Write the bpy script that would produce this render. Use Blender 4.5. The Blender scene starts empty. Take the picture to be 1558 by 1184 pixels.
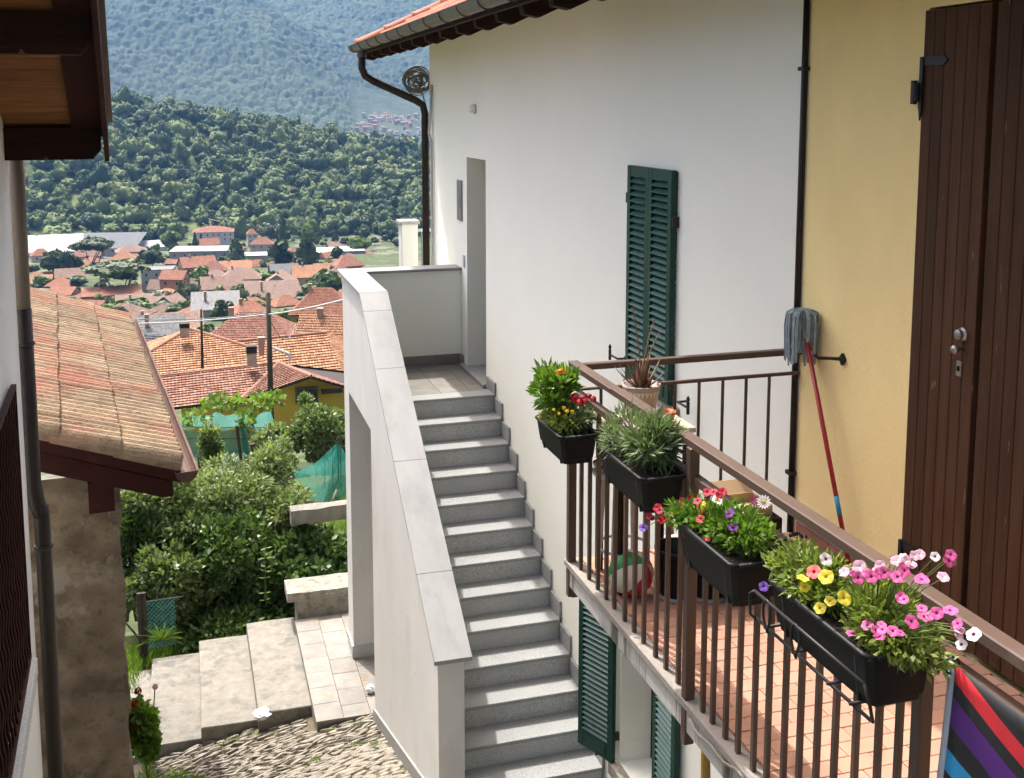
import bpy, math, random
import numpy as np
from mathutils import Vector, Matrix

# ------------------------------------------------------------------ camera, world, sun, exposure
SC = bpy.context.scene
COL = SC.collection
FPX, CX, CY = 1650.0, 779.0, 366.67
PITCH, YAW = math.radians(6.968), math.radians(16.646)
cam_d = bpy.data.cameras.new("camera")
cam_d.sensor_width = 36.0
cam_d.lens = 36.0 * FPX / 1558.0
cam_d.shift_y = -(592.0 - CY) / 1558.0
cam_d.clip_start = 0.05
cam_d.clip_end = 20000.0
CAM = bpy.data.objects.new("camera", cam_d)
COL.objects.link(CAM)
CAM.location = (0, 0, 0)
CAM.rotation_euler = (math.pi / 2 - PITCH, 0, -YAW)
SC.camera = CAM

SUN_TO = Vector((-0.168, 0.5, 1.0)).normalized()
SUN_EL = math.asin(SUN_TO.z)
W = bpy.data.worlds.new("World")
SC.world = W
W.use_nodes = True
wn = W.node_tree.nodes
sky = wn.new("ShaderNodeTexSky")
sky.sky_type = 'NISHITA'
sky.sun_disc = False
sky.sun_elevation = SUN_EL
sky.sun_rotation = math.atan2(SUN_TO.x, SUN_TO.y)
sky.altitude = 300
sky.air_density = 0.3
sky.ozone_density = 0.3
sky.dust_density = 9.0
bg = wn["Background"]
bg.inputs[1].default_value = 0.15
W.node_tree.links.new(sky.outputs[0], bg.inputs[0])
sun_d = bpy.data.lights.new("sun", 'SUN')
sun_d.energy = 2.0
sun_d.angle = math.radians(0.53)
sun_d.color = (1.0, 0.975, 0.93)
SUN = bpy.data.objects.new("sun", sun_d)
COL.objects.link(SUN)
SUN.rotation_euler = SUN_TO.to_track_quat('Z', 'Y').to_euler()
SC.view_settings.view_transform = 'Standard'
SC.view_settings.look = 'None'
SC.view_settings.exposure = 1.82
SC.view_settings.gamma = 1.0
SC.view_settings.use_curve_mapping = False

# ------------------------------------------------------------------ helpers
rnd = random.Random(7)
rng = np.random.default_rng(11)
_F = np.array([math.sin(YAW) * math.cos(PITCH), math.cos(YAW) * math.cos(PITCH), -math.sin(PITCH)])
_R = np.array([math.cos(YAW), -math.sin(YAW), 0.0])
_U = np.cross(_R, _F)

def ray(x, y): return _F + _R * (x - CX) / FPX - _U * (y - CY) / FPX
def onx(x, y, X): d = ray(x, y); return Vector(d * X / d[0])
def ony(x, y, Y): d = ray(x, y); return Vector(d * Y / d[1])
def onz(x, y, Z): d = ray(x, y); return Vector(d * Z / d[2])

def lin(c):
    if isinstance(c, str):
        c = tuple(int(c[i:i + 2], 16) / 255.0 for i in (0, 2, 4))
        return tuple(v / 12.92 if v <= 0.04045 else ((v + 0.055) / 1.055) ** 2.4 for v in c)
    return tuple(c)

class MB:
    def __init__(s): s.v = []; s.f = []; s.mi = []; s.uv = []
    def add(s, vs, fs, mi=0, uvs=None):
        o = len(s.v)
        s.v += [tuple(p) for p in vs]
        for k, f in enumerate(fs):
            s.f.append(tuple(i + o for i in f)); s.mi.append(mi)
            s.uv.append(uvs[k] if uvs else None)
        return s
    def box(s, x0, x1, y0, y1, z0, z1, mi=0):
        v = [(x0,y0,z0),(x1,y0,z0),(x1,y1,z0),(x0,y1,z0),(x0,y0,z1),(x1,y0,z1),(x1,y1,z1),(x0,y1,z1)]
        return s.add(v, [(0,3,2,1),(4,5,6,7),(0,1,5,4),(1,2,6,5),(2,3,7,6),(3,0,4,7)], mi)
    def bbox(s, x0, x1, y0, y1, z0, z1, b=0.004, mi=0):
        # box with chamfered edges on top and vertical corners
        s.loft([[(x0+b,y0,z0),(x1-b,y0,z0),(x1,y0+b,z0),(x1,y1-b,z0),(x1-b,y1,z0),(x0+b,y1,z0),(x0,y1-b,z0),(x0,y0+b,z0)],
                [(x0+b,y0,z1-b),(x1-b,y0,z1-b),(x1,y0+b,z1-b),(x1,y1-b,z1-b),(x1-b,y1,z1-b),(x0+b,y1,z1-b),(x0,y1-b,z1-b),(x0,y0+b,z1-b)],
                [(x0+2*b,y0+b,z1),(x1-2*b,y0+b,z1),(x1-b,y0+2*b,z1),(x1-b,y1-2*b,z1),(x1-2*b,y1-b,z1),(x0+2*b,y1-b,z1),(x0+b,y1-2*b,z1),(x0+b,y0+2*b,z1)]], mi)
        return s
    def obox(s, c, sx, sy, sz, M=None, mi=0):
        m = MB().box(-sx/2, sx/2, -sy/2, sy/2, -sz/2, sz/2)
        M = M or Matrix.Identity(3)
        return s.add([tuple(M @ Vector(p) + Vector(c)) for p in m.v], m.f, mi)
    def beam(s, a, b, w, h, up=(0,0,1), mi=0):
        a = Vector(a); b = Vector(b); d = (b - a); L = d.length; d.normalize()
        r = d.cross(Vector(up)); r = r.normalized() if r.length > 1e-5 else Vector((1,0,0)); u = r.cross(d)
        M = Matrix((r, d, u)).transposed()
        return s.obox((a + b) / 2, w, L, h, M, mi)
    def prism(s, pts, ext, mi=0):
        n = len(pts); e = Vector(ext)
        v = [Vector(p) for p in pts] + [Vector(p) + e for p in pts]
        fs = [tuple(range(n - 1, -1, -1)), tuple(range(n, 2 * n))]
        fs += [(i, (i + 1) % n, n + (i + 1) % n, n + i) for i in range(n)]
        return s.add(v, fs, mi)
    def loft(s, rings, mi=0, cap=True):
        n = len(rings[0]); v = [p for r in rings for p in r]; fs = []
        for k in range(len(rings) - 1):
            for i in range(n):
                j = (i + 1) % n
                fs.append((k*n+i, k*n+j, (k+1)*n+j, (k+1)*n+i))
        if cap:
            fs.append(tuple(range(n - 1, -1, -1))); fs.append(tuple(range((len(rings)-1)*n, len(rings)*n)))
        return s.add(v, fs, mi)
    def tube(s, pts, r, n=8, mi=0, cap=True):
        pts = [Vector(p) for p in pts]; rings = []
        rs = r if isinstance(r, (list, tuple)) else [r] * len(pts)
        prev = None
        for i, p in enumerate(pts):
            t = (pts[min(i+1, len(pts)-1)] - pts[max(i-1, 0)]).normalized()
            if prev is None:
                a = Vector((0,0,1)) if abs(t.z) < 0.9 else Vector((1,0,0))
                u = t.cross(a).normalized()
            else:
                u = (prev - t * prev.dot(t)); u = u.normalized() if u.length > 1e-6 else t.orthogonal().normalized()
            prev = u; w = t.cross(u)
            rings.append([tuple(p + (u*math.cos(2*math.pi*k/n) + w*math.sin(2*math.pi*k/n))*rs[i]) for k in range(n)])
        return s.loft(rings, mi, cap)
    def lathe(s, prof, c=(0,0,0), n=16, mi=0, cap=True):
        rings = [[(c[0]+r*math.cos(2*math.pi*k/n), c[1]+r*math.sin(2*math.pi*k/n), c[2]+z) for k in range(n)] for r, z in prof]
        return s.loft(rings, mi, cap)
    def quad(s, a, b, c, d, mi=0, uv=None):
        return s.add([a,b,c,d], [(0,1,2,3)], mi, [uv] if uv else None)
    def mesh(s, name, mats, smooth=False, inv=None):
        me = bpy.data.meshes.new(name)
        vs = s.v if inv is None else [tuple(inv @ Vector(p)) for p in s.v]
        me.from_pydata(vs, [], s.f)
        for m in (mats if isinstance(mats, (list, tuple)) else [mats]): me.materials.append(m)
        if any(s.mi): me.polygons.foreach_set("material_index", s.mi)
        if any(u is not None for u in s.uv):
            ul = me.uv_layers.new(name="UVMap"); k = 0
            for f, u in zip(s.f, s.uv):
                for j in range(len(f)):
                    ul.data[k].uv = u[j] if u else (0, 0); k += 1
        if smooth: me.polygons.foreach_set("use_smooth", [True] * len(s.f))
        me.update()
        return me
    def build(s, name, mats, parent=None, smooth=False, tag=None):
        inv = OM[parent.name].inverted() if parent is not None else None
        o = link(name, s.mesh(name, mats, smooth, inv), parent)
        if tag: settag(o, *tag)
        return o

OM = {}
LAB = {}
def link(name, data, parent=None, M=None):
    o = bpy.data.objects.new(name, data); COL.objects.link(o)
    if parent is not None:
        o.parent = parent
        OM[o.name] = OM[parent.name] if M is None else M
        if M is not None: o.matrix_basis = OM[parent.name].inverted() @ M
    else:
        if M is not None: o.matrix_basis = M
        OM[o.name] = M if M is not None else Matrix.Identity(4)
    return o
def settag(o, label, cat, group=None, kind=None):
    o["label"] = label; o["category"] = cat
    if group: o["group"] = group
    if kind: o["kind"] = kind
    LAB.setdefault(label, []).append((o.name, group))
def thing(name, label, cat, loc=(0,0,0), rz=0.0, group=None):
    M = Matrix.Translation(Vector(loc)) @ Matrix.Rotation(rz, 4, 'Z')
    o = link(name, None, None, M)
    settag(o, label, cat, group)
    return o
def struct(name, mb, mats, smooth=False, parent=None):
    o = mb.build(name, mats, parent, smooth)
    if parent is None: o["kind"] = "structure"
    return o
def T(loc=(0,0,0), rx=0, ry=0, rz=0, sc=(1,1,1)):
    return Matrix.Translation(Vector(loc)) @ Matrix.Rotation(rz, 4, 'Z') @ Matrix.Rotation(ry, 4, 'Y') @ Matrix.Rotation(rx, 4, 'X') @ Matrix.Diagonal((*sc, 1))

def npmesh(name, V, Fq, mats, smooth=False, tint=None):
    me = bpy.data.meshes.new(name)
    V = np.asarray(V, np.float32); Fq = np.asarray(Fq, np.int32); k = Fq.shape[1]
    me.vertices.add(len(V)); me.vertices.foreach_set("co", V.ravel())
    me.loops.add(Fq.size); me.loops.foreach_set("vertex_index", Fq.ravel())
    me.polygons.add(len(Fq)); me.polygons.foreach_set("loop_start", np.arange(0, Fq.size, k, dtype=np.int32))
    if smooth: me.polygons.foreach_set("use_smooth", np.ones(len(Fq), bool))
    if tint is not None:
        a = me.attributes.new("tint", 'FLOAT', 'POINT'); a.data.foreach_set("value", np.asarray(tint, np.float32))
    me.materials.append(mats)
    me.update(calc_edges=True); me.validate()
    return me

# ------------------------------------------------------------------ materials
MATS = {}
def nodes(name):
    m = bpy.data.materials.new(name); m.use_nodes = True
    nt = m.node_tree
    return m, nt, nt.nodes["Principled BSDF"]
def N(nt, t, **kw):
    n = nt.nodes.new(t)
    for k, v in kw.items():
        if k.startswith("i_"): n.inputs[int(k[2:]) if k[2:].isdigit() else k[2:]].default_value = v
        else: setattr(n, k, v)
    return n
def sc3(c, f): return (min(c[0]*f, 1), min(c[1]*f, 1), min(c[2]*f, 1), 1)
def mat(name, col, rough=0.8, var=0.12, vs=4.0, bump=0.0, bs=60.0, spec=0.3, metal=0.0, orand=0.0,
        col2=None, c2s=1.5, c2t=(0.5, 0.65), stretch=(1,1,1), fine=0.0, fs=120.0, col3=None, c3s=8.0, c3t=(0.6,0.68)):
    if name in MATS: return MATS[name]
    col = lin(col)
    m, nt, P = nodes(name); L = nt.links.new
    g = N(nt, "ShaderNodeNewGeometry")
    mp = N(nt, "ShaderNodeMapping"); mp.inputs["Scale"].default_value = stretch
    L(g.outputs["Position"], mp.inputs["Vector"])
    def noise(s, det=5.0, rg=0.6):
        n = N(nt, "ShaderNodeTexNoise"); n.inputs["Scale"].default_value = s; n.inputs["Detail"].default_value = det
        n.inputs["Roughness"].default_value = rg
        L(mp.outputs[0], n.inputs["Vector"]); return n.outputs["Fac"]
    def ramp(fac, a, b, ca, cb):
        r = N(nt, "ShaderNodeValToRGB"); r.color_ramp.elements[0].position = a; r.color_ramp.elements[1].position = b
        r.color_ramp.elements[0].color = ca; r.color_ramp.elements[1].color = cb
        L(fac, r.inputs[0]); return r.outputs[0]
    def mix(f, a, b, mode='MIX'):
        x = N(nt, "ShaderNodeMix", data_type='RGBA', blend_type=mode)
        if isinstance(f, float): x.inputs[0].default_value = f
        else: L(f, x.inputs[0])
        for s, q in ((6, a), (7, b)):
            if isinstance(q, tuple): x.inputs[s].default_value = q
            else: L(q, x.inputs[s])
        return x.outputs[2]
    c = ramp(noise(vs), 0.3, 0.7, sc3(col, 1 - var), sc3(col, 1 + var))
    if col2 is not None:
        f = ramp(noise(c2s, 8.0, 0.65), c2t[0], c2t[1], (0,0,0,1), (1,1,1,1))
        c = mix(f, c, (*lin(col2), 1))
    if col3 is not None:
        f = ramp(noise(c3s, 6.0, 0.6), c3t[0], c3t[1], (0,0,0,1), (1,1,1,1))
        c = mix(f, c, (*lin(col3), 1))
    if fine:
        f = ramp(noise(fs, 2.0, 0.5), 0.35, 0.65, (1-fine,1-fine,1-fine,1), (1+fine,1+fine,1+fine,1))
        c = mix(1.0, c, f, 'MULTIPLY')
    if orand:
        oi = N(nt, "ShaderNodeObjectInfo")
        r = N(nt, "ShaderNodeMapRange"); r.inputs[3].default_value = 1 - orand; r.inputs[4].default_value = 1 + orand
        L(oi.outputs["Random"], r.inputs[0])
        cc = N(nt, "ShaderNodeCombineColor")
        for i in range(3): L(r.outputs[0], cc.inputs[i])
        c = mix(1.0, c, cc.outputs[0], 'MULTIPLY')
    L(c, P.inputs["Base Color"])
    P.inputs["Roughness"].default_value = rough
    P.inputs["Specular IOR Level"].default_value = spec
    P.inputs["Metallic"].default_value = metal
    if bump:
        b = N(nt, "ShaderNodeBump"); b.inputs["Strength"].default_value = bump; b.inputs["Distance"].default_value = 0.02
        L(noise(bs, 6.0, 0.6), b.inputs["Height"]); L(b.outputs[0], P.inputs["Normal"])
    MATS[name] = m
    return m
def leafmat(name, c1, c2, trans=0.35, rough=0.45, scale=1.2, tint=False):
    if name in MATS: return MATS[name]
    m, nt, P = nodes(name); L = nt.links.new
    g = N(nt, "ShaderNodeNewGeometry")
    n = N(nt, "ShaderNodeTexNoise"); n.inputs["Scale"].default_value = scale; n.inputs["Detail"].default_value = 4
    L(g.outputs["Position"], n.inputs["Vector"])
    w = N(nt, "ShaderNodeMath", operation='ADD')
    rp = N(nt, "ShaderNodeMath", operation='MULTIPLY'); rp.inputs[1].default_value = 0.45
    L(g.outputs["Random Per Island"], rp.inputs[0])
    if tint:
        at = N(nt, "ShaderNodeAttribute", attribute_name="tint"); L(at.outputs["Fac"], rp.inputs[0]); rp.inputs[1].default_value = 0.8
    nm = N(nt, "ShaderNodeMath", operation='MULTIPLY'); nm.inputs[1].default_value = 0.8 if not tint else 0.4
    L(n.outputs["Fac"], nm.inputs[0]); L(nm.outputs[0], w.inputs[0]); L(rp.outputs[0], w.inputs[1])
    r = N(nt, "ShaderNodeValToRGB"); r.color_ramp.elements[0].position = 0.25; r.color_ramp.elements[1].position = 0.85
    r.color_ramp.elements[0].color = (*lin(c1), 1); r.color_ramp.elements[1].color = (*lin(c2), 1)
    L(w.outputs[0], r.inputs[0]); L(r.outputs[0], P.inputs["Base Color"])
    P.inputs["Roughness"].default_value = rough; P.inputs["Specular IOR Level"].default_value = 0.35
    if trans:
        t = N(nt, "ShaderNodeBsdfTranslucent"); mx = N(nt, "ShaderNodeMixShader"); mx.inputs[0].default_value = trans
        br = N(nt, "ShaderNodeMix", data_type='RGBA', blend_type='MULTIPLY'); br.inputs[0].default_value = 1.0
        br.inputs[7].default_value = (1.1, 1.25, 0.6, 1); L(r.outputs[0], br.inputs[6]); L(br.outputs[2], t.inputs[0])
        L(P.outputs[0], mx.inputs[1]); L(t.outputs[0], mx.inputs[2]); L(mx.outputs[0], nt.nodes["Material Output"].inputs[0])
    MATS[name] = m
    return m
def roofmat(name, c1, c2, tw=0.22, tl=0.36, bumpd=0.05):
    # clay tile pattern in metres from the UV map: for roofs too far off to tell the tiles apart
    if name in MATS: return MATS[name]
    m, nt, P = nodes(name); L = nt.links.new
    uv = N(nt, "ShaderNodeUVMap"); sp = N(nt, "ShaderNodeSeparateXYZ"); L(uv.outputs[0], sp.inputs[0])
    def mth(op, a, b=None):
        n = N(nt, "ShaderNodeMath", operation=op)
        for i, q in enumerate((a, b)):
            if q is None: continue
            if isinstance(q, (int, float)): n.inputs[i].default_value = q
            else: L(q, n.inputs[i])
        return n.outputs[0]
    u = mth('DIVIDE', sp.outputs[0], tw); v = mth('DIVIDE', sp.outputs[1], tl)
    cb = N(nt, "ShaderNodeCombineXYZ"); L(mth('FLOOR', u), cb.inputs[0]); L(mth('FLOOR', v), cb.inputs[1])
    wn_ = N(nt, "ShaderNodeTexWhiteNoise", noise_dimensions='2D'); L(cb.outputs[0], wn_.inputs[0])
    g = N(nt, "ShaderNodeNewGeometry"); ns = N(nt, "ShaderNodeTexNoise"); ns.inputs["Scale"].default_value = 0.5; ns.inputs["Detail"].default_value = 6
    L(g.outputs["Position"], ns.inputs["Vector"])
    f = mth('ADD', mth('MULTIPLY', wn_.outputs[0], 0.75), mth('MULTIPLY', ns.outputs["Fac"], 0.5))
    r = N(nt, "ShaderNodeValToRGB"); r.color_ramp.elements[0].position = 0.3; r.color_ramp.elements[1].position = 0.95
    r.color_ramp.elements[0].color = (*lin(c1), 1); r.color_ramp.elements[1].color = (*lin(c2), 1)
    L(f, r.inputs[0]); L(r.outputs[0], P.inputs["Base Color"])
    s = mth('ABSOLUTE', mth('SINE', mth('MULTIPLY', u, math.pi)))
    h = mth('ADD', mth('MULTIPLY', s, 0.7), mth('MULTIPLY', mth('SUBTRACT', 1.0, mth('FRACT', v)), 0.8))
    b = N(nt, "ShaderNodeBump"); b.inputs["Strength"].default_value = 1.0; b.inputs["Distance"].default_value = bumpd*2.0
    L(h, b.inputs["Height"]); L(b.outputs[0], P.inputs["Normal"])
    P.inputs["Roughness"].default_value = 0.85; P.inputs["Specular IOR Level"].default_value = 0.2
    MATS[name] = m
    return m
def plain(name, col, rough=0.5, spec=0.4, metal=0.0):
    return mat(name, col, rough=rough, var=0.06, vs=9.0, spec=spec, metal=metal)

WHITE = mat("white_plaster", (0.825, 0.825, 0.725), 0.9, 0.015, 1.2, bump=0.12, bs=90, col2=(0.80, 0.797, 0.70), c2s=0.8, c2t=(0.5, 0.8), spec=0.2)
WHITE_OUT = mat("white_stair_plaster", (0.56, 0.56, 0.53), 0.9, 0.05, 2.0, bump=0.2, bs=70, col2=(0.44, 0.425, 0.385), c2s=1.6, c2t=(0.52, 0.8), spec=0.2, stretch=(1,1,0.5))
WHITE_OLD = mat("left_plaster", (0.66, 0.66, 0.64), 0.9, 0.05, 2.0, bump=0.2, bs=60, spec=0.2)
YELLOW = mat("yellow_plaster", (0.86, 0.69, 0.325), 0.9, 0.06, 1.5, bump=0.18, bs=80, col2=(0.77, 0.605, 0.27), c2s=1.2, c2t=(0.45, 0.8), spec=0.15, stretch=(1,1,0.55))
GRANITE = mat("grey_granite", (0.255, 0.26, 0.252), 0.55, 0.06, 3, fine=0.35, fs=170, spec=0.35)
GRANITE_R = mat("rough_granite_lifted", (0.40, 0.405, 0.39), 0.8, 0.06, 5, fine=0.32, fs=150, spec=0.25)  # tread stone with light painted in: paler, so shaded risers read brighter
COPING = mat("pale_marble", (0.25, 0.253, 0.246), 0.6, 0.08, 2.2, col2=(0.195, 0.198, 0.192), c2s=2.6, c2t=(0.48, 0.7), spec=0.4, stretch=(1.8,0.7,1), orand=0.04)
QUARTZ = mat("quartzite_tile", (0.205, 0.192, 0.17), 0.75, 0.12, 6, col2=(0.165, 0.155, 0.138), c2s=5, c2t=(0.5, 0.7), col3=(0.21, 0.155, 0.10), c3s=4.0, c3t=(0.6, 0.75), bump=0.3, bs=25, orand=0.14)
CONCRETE = mat("old_concrete", (0.205, 0.192, 0.163), 0.95, 0.18, 9, col2=(0.135, 0.13, 0.112), c2s=6, c2t=(0.5, 0.65), bump=0.5, bs=40, orand=0.06)
STONE = mat("rough_stone", (0.26, 0.24, 0.195), 0.95, 0.2, 7, col2=(0.15, 0.14, 0.11), c2s=9, c2t=(0.5, 0.65), bump=0.8, bs=25)
COBBLE = mat("cobble", (0.225, 0.20, 0.16), 0.92, 0.25, 12, bump=0.6, bs=50, orand=0.35)
DIRT = mat("dirt", (0.115, 0.093, 0.064), 1.0, 0.3, 8, bump=0.8, bs=30, col2=(0.11, 0.12, 0.05), c2s=2.5, c2t=(0.5, 0.62))
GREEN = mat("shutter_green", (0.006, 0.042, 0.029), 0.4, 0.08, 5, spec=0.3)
GREEN_SLAT_LIT = mat("lit_slat_green", (0.020, 0.088, 0.068), 0.38, 0.08, 5, spec=0.5)  # lighter copy of the shutter green: sky light on the slats put into colour
IRON = plain("black_iron", (0.012, 0.012, 0.013), 0.5)
BROWN_METAL = mat("brown_rail_paint", (0.088, 0.056, 0.042), 0.45, 0.12, 4, spec=0.35, col2=(0.13, 0.095, 0.078), c2s=5, c2t=(0.55, 0.75), orand=0.06)
BROWN_PIPE = mat("brown_pipe_paint", (0.020, 0.012, 0.009), 0.45, 0.1, 4, spec=0.3)
GUTTER = mat("dark_copper_gutter", (0.075, 0.068, 0.058), 0.38, 0.2, 6, spec=0.5, metal=0.4)
TIMBER = mat("brown_soffit_timber", (0.20, 0.085, 0.034), 0.7, 0.3, 3, stretch=(1.2,14,14), spec=0.15, bump=0.25, bs=14, orand=0.2)
TIMBER_D = mat("dark_beam_timber", (0.022, 0.009, 0.005), 0.7, 0.35, 3, stretch=(1,12,12), spec=0.12, col2=(0.09,0.05,0.025), c2s=3, c2t=(0.66,0.8))
MAROON = mat("maroon_paint", (0.030, 0.007, 0.005), 0.75, 0.15, 5, spec=0.15, col2=(0.06,0.022,0.019), c2s=6, c2t=(0.6,0.8))
DOORWOOD = mat("brown_door_planks", (0.070, 0.033, 0.016), 0.65, 0.22, 3, stretch=(5,5,0.6), spec=0.15, bump=0.25, bs=12, orand=0.16, col3=(0.24,0.15,0.085), c3s=5.5, c3t=(0.69,0.72))
BLACKPL = mat("black_planter_plastic", (0.007, 0.008, 0.008), 0.5, 0.12, 6, spec=0.22)
SOIL = mat("potting_soil", (0.022, 0.016, 0.011), 1.0, 0.4, 40, bump=0.8, bs=90)
TERRA = mat("terrace_clay_tile", (0.41, 0.225, 0.155), 0.75, 0.10, 5, orand=0.10, spec=0.25)
GROUT = mat("grout", (0.26, 0.21, 0.17), 0.95, 0.1, 20)
BLACK = plain("black_void", (0.004, 0.004, 0.004), 0.8, 0.1)
GLASSD = mat("dark_window", (0.012, 0.014, 0.016), 0.12, 0.05, 3, spec=0.6)
STEEL = plain("worn_steel", (0.35, 0.33, 0.30), 0.35, 0.5, 0.8)
GREYMETAL = plain("grey_conduit", (0.42, 0.42, 0.41), 0.5, 0.4)
# ------------------------------------------------------------------ white house
XW = 3.0
def wallx(mb, x, y0, y1, z0, z1, holes, depth):
    """wall face in the plane x, facing -x, with rectangular holes and their reveals"""
    ys = sorted({y0, y1, *[h[0] for h in holes], *[h[1] for h in holes]})
    zs = sorted({z0, z1, *[h[2] for h in holes], *[h[3] for h in holes]})
    for a, b in zip(ys, ys[1:]):
        for c, d in zip(zs, zs[1:]):
            if any(h[0] <= a and b <= h[1] and h[2] <= c and d <= h[3] for h in holes): continue
            mb.quad((x,b,c),(x,a,c),(x,a,d),(x,b,d))
    for h in holes:
        a, b, c, d = h[:4]; e = h[4] if len(h) > 4 else depth
        mb.quad((x,b,c),(x,b,d),(x+e,b,d),(x+e,b,c)); mb.quad((x,a,d),(x,a,c),(x+e,a,c),(x+e,a,d))
        mb.quad((x,a,d),(x+e,a,d),(x+e,b,d),(x,b,d)); mb.quad((x,a,c),(x,b,c),(x+e,b,c),(x+e,a,c))

def shutter_leaf(parent, w, h, M, nsl, label=None):
    """louvred leaf: local x along width, local z up, local y outwards (towards -y); origin at hinge, bottom"""
    st, tr, br, t = 0.052, 0.075, 0.14, 0.038
    f = MB()
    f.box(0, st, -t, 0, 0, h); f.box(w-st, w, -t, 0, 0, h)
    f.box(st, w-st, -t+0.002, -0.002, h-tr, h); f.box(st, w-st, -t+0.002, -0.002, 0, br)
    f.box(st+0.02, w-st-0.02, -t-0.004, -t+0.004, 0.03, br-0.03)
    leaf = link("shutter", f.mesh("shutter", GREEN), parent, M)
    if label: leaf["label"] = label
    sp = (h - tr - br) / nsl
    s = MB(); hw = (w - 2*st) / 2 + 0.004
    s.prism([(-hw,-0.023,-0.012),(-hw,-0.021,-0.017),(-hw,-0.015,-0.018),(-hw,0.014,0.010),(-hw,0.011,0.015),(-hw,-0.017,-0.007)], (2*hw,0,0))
    sm = s.mesh("slat", GREEN_SLAT_LIT)
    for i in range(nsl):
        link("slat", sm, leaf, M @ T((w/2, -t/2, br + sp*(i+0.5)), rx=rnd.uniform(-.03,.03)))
    return leaf

HX1 = 9.5
house = thing("white_house", "tall white plastered house with green shutters beside the outdoor stairs", "house", (6.0, 9.0, -6.6))
mb = MB()
DOOR = (11.0, 11.81, -2.93, -0.535, 0.30)
WIN = (6.33, 7.03, -1.93, -0.40, 0.10)
LWIN = (6.47, 7.16, -4.95, -3.62, 0.34)
wallx(mb, XW, 4.84, 13.72, -6.8, 1.08, [DOOR, WIN, LWIN], 0.3)
wallx(mb, XW, -1.5, 4.84, -6.8, -2.36, [], 0.3)
mb.quad((XW,13.72,-6.8),(HX1,13.72,-6.8),(HX1,13.72,4.15),(XW,13.72,1.08))
mb.quad((HX1,-1.5,-6.8),(XW,-1.5,-6.8),(XW,-1.5,1.08),(HX1,-1.5,4.15))
mb.quad((HX1,13.72,-6.8),(HX1,-1.5,-6.8),(HX1,-1.5,4.15),(HX1,13.72,4.15))
mb.build("wall", WHITE, house)
# entrance door, dark, set back in its reveal
d = MB().box(3.26, 3.31, 10.98, 11.83, -2.95, -0.52).build("door", BLACK, house)
hd = MB().tube([(3.26,11.12,-1.72),(3.205,11.12,-1.72),(3.205,11.24,-1.72)], 0.011, 8).build("handle", STEEL, d)
for zz in (-0.95, -2.6):
    MB().box(3.245, 3.27, 11.79, 11.815, zz-0.05, zz+0.05).build("hinge", STEEL, d)
MB().bbox(2.945, 3.255, 10.93, 11.97, -2.962, -2.925, 0.006).build("threshold", GRANITE, house)
# upstairs window, shutters shut
MB().box(3.095, 3.10, 6.3, 7.06, -1.95, -0.38).build("window", GLASSD, house)
hh = 1.535
for k, (yh, w, sg) in enumerate(((7.045, 0.360, -1), (6.322, 0.360, 1))):
    # local x along -y (far leaf) or +y (near leaf), outward -x
    R = Matrix(((0,1,0,0),(sg,0,0,0),(0,0,1,0),(0,0,0,1)))
    M = Matrix.Translation((XW - 0.012, yh, -1.925)) @ R
    shutter_leaf(house, w, hh, M, 29)
for y, z in ((7.06,-0.62),(7.06,-1.80),(6.31,-0.72),(6.31,-1.80)):
    MB().box(XW-0.045, XW+0.01, y-0.012, y+0.022, z-0.035, z+0.035).build("hinge", IRON, house)
MB().bbox(XW-0.035, XW+0.12, 6.24, 7.12, -1.985, -1.935, 0.006).build("window_sill", STONE, house)
for y, z, dy in ((7.28,-1.80,1), (6.03,-1.86,-1)):
    s = MB().tube([(XW+0.02,y-0.12*dy,z),(XW-0.06,y-0.12*dy,z),(XW-0.06,y+0.03*dy,z)], 0.008, 6)
    s.box(XW-0.068,XW-0.052,y+0.03*dy-0.008,y+0.03*dy+0.008,z-0.04,z+0.04)
    s.lathe([(0.004,0.04),(0.013,0.05),(0.010,0.066),(0.002,0.078)], (XW-0.06,y+0.03*dy,z), 8)
    s.build("shutter_holder", IRON, house)
# lower window by the foot of the stairs, shutters open
MB().box(3.30, 3.34, 6.47, 7.16, -4.95, -3.62).build("window", GLASSD, house)
fr = MB(); fr.box(3.25,3.30,6.47,6.53,-4.95,-3.62); fr.box(3.25,3.30,7.10,7.16,-4.95,-3.62); fr.box(3.252,3.298,6.53,7.10,-4.95,-4.89); fr.box(3.252,3.298,6.79,6.84,-4.89,-3.62)
fr.build("window_frame", TIMBER_D, house)
MB().bbox(XW-0.07, XW+0.25, 6.40, 7.24, -5.06, -4.955, 0.012).build("window_sill", STONE, house)
ang = math.atan2(-0.15, 0.335)
R = Matrix.Rotation(math.pi/2 - math.atan2(-0.15, 0.335)*0, 4, 'Z')
dirv = Vector((-0.148, 0.334, 0)).normalized(); outv = Vector((-dirv.y, dirv.x, 0))   # leaf direction and outward side
M = Matrix(((dirv.x, -outv.x*-1, 0, XW-0.03), (dirv.y, -outv.y*-1, 0, 7.185), (0,0,1,-4.955), (0,0,0,1)))
M = Matrix(((dirv.x, dirv.y, 0, XW-0.03), (dirv.y, -dirv.x, 0, 7.185), (0,0,1,-4.955), (0,0,0,1)))
shutter_leaf(house, 0.37, 1.33, M, 26, "shutter swung open beside the lower window")
M = Matrix(((0,1,0,XW-0.02),(-1,0,0,6.455),(0,0,1,-4.955),(0,0,0,1)))
shutter_leaf(house, 0.35, 1.33, M, 26)
for y, z in ((7.19,-4.75),(6.46,-4.75),(7.19,-3.85)):
    MB().box(XW-0.05, XW+0.02, y-0.012, y+0.014, z-0.03, z+0.03).build("hinge", IRON, house)
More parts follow.
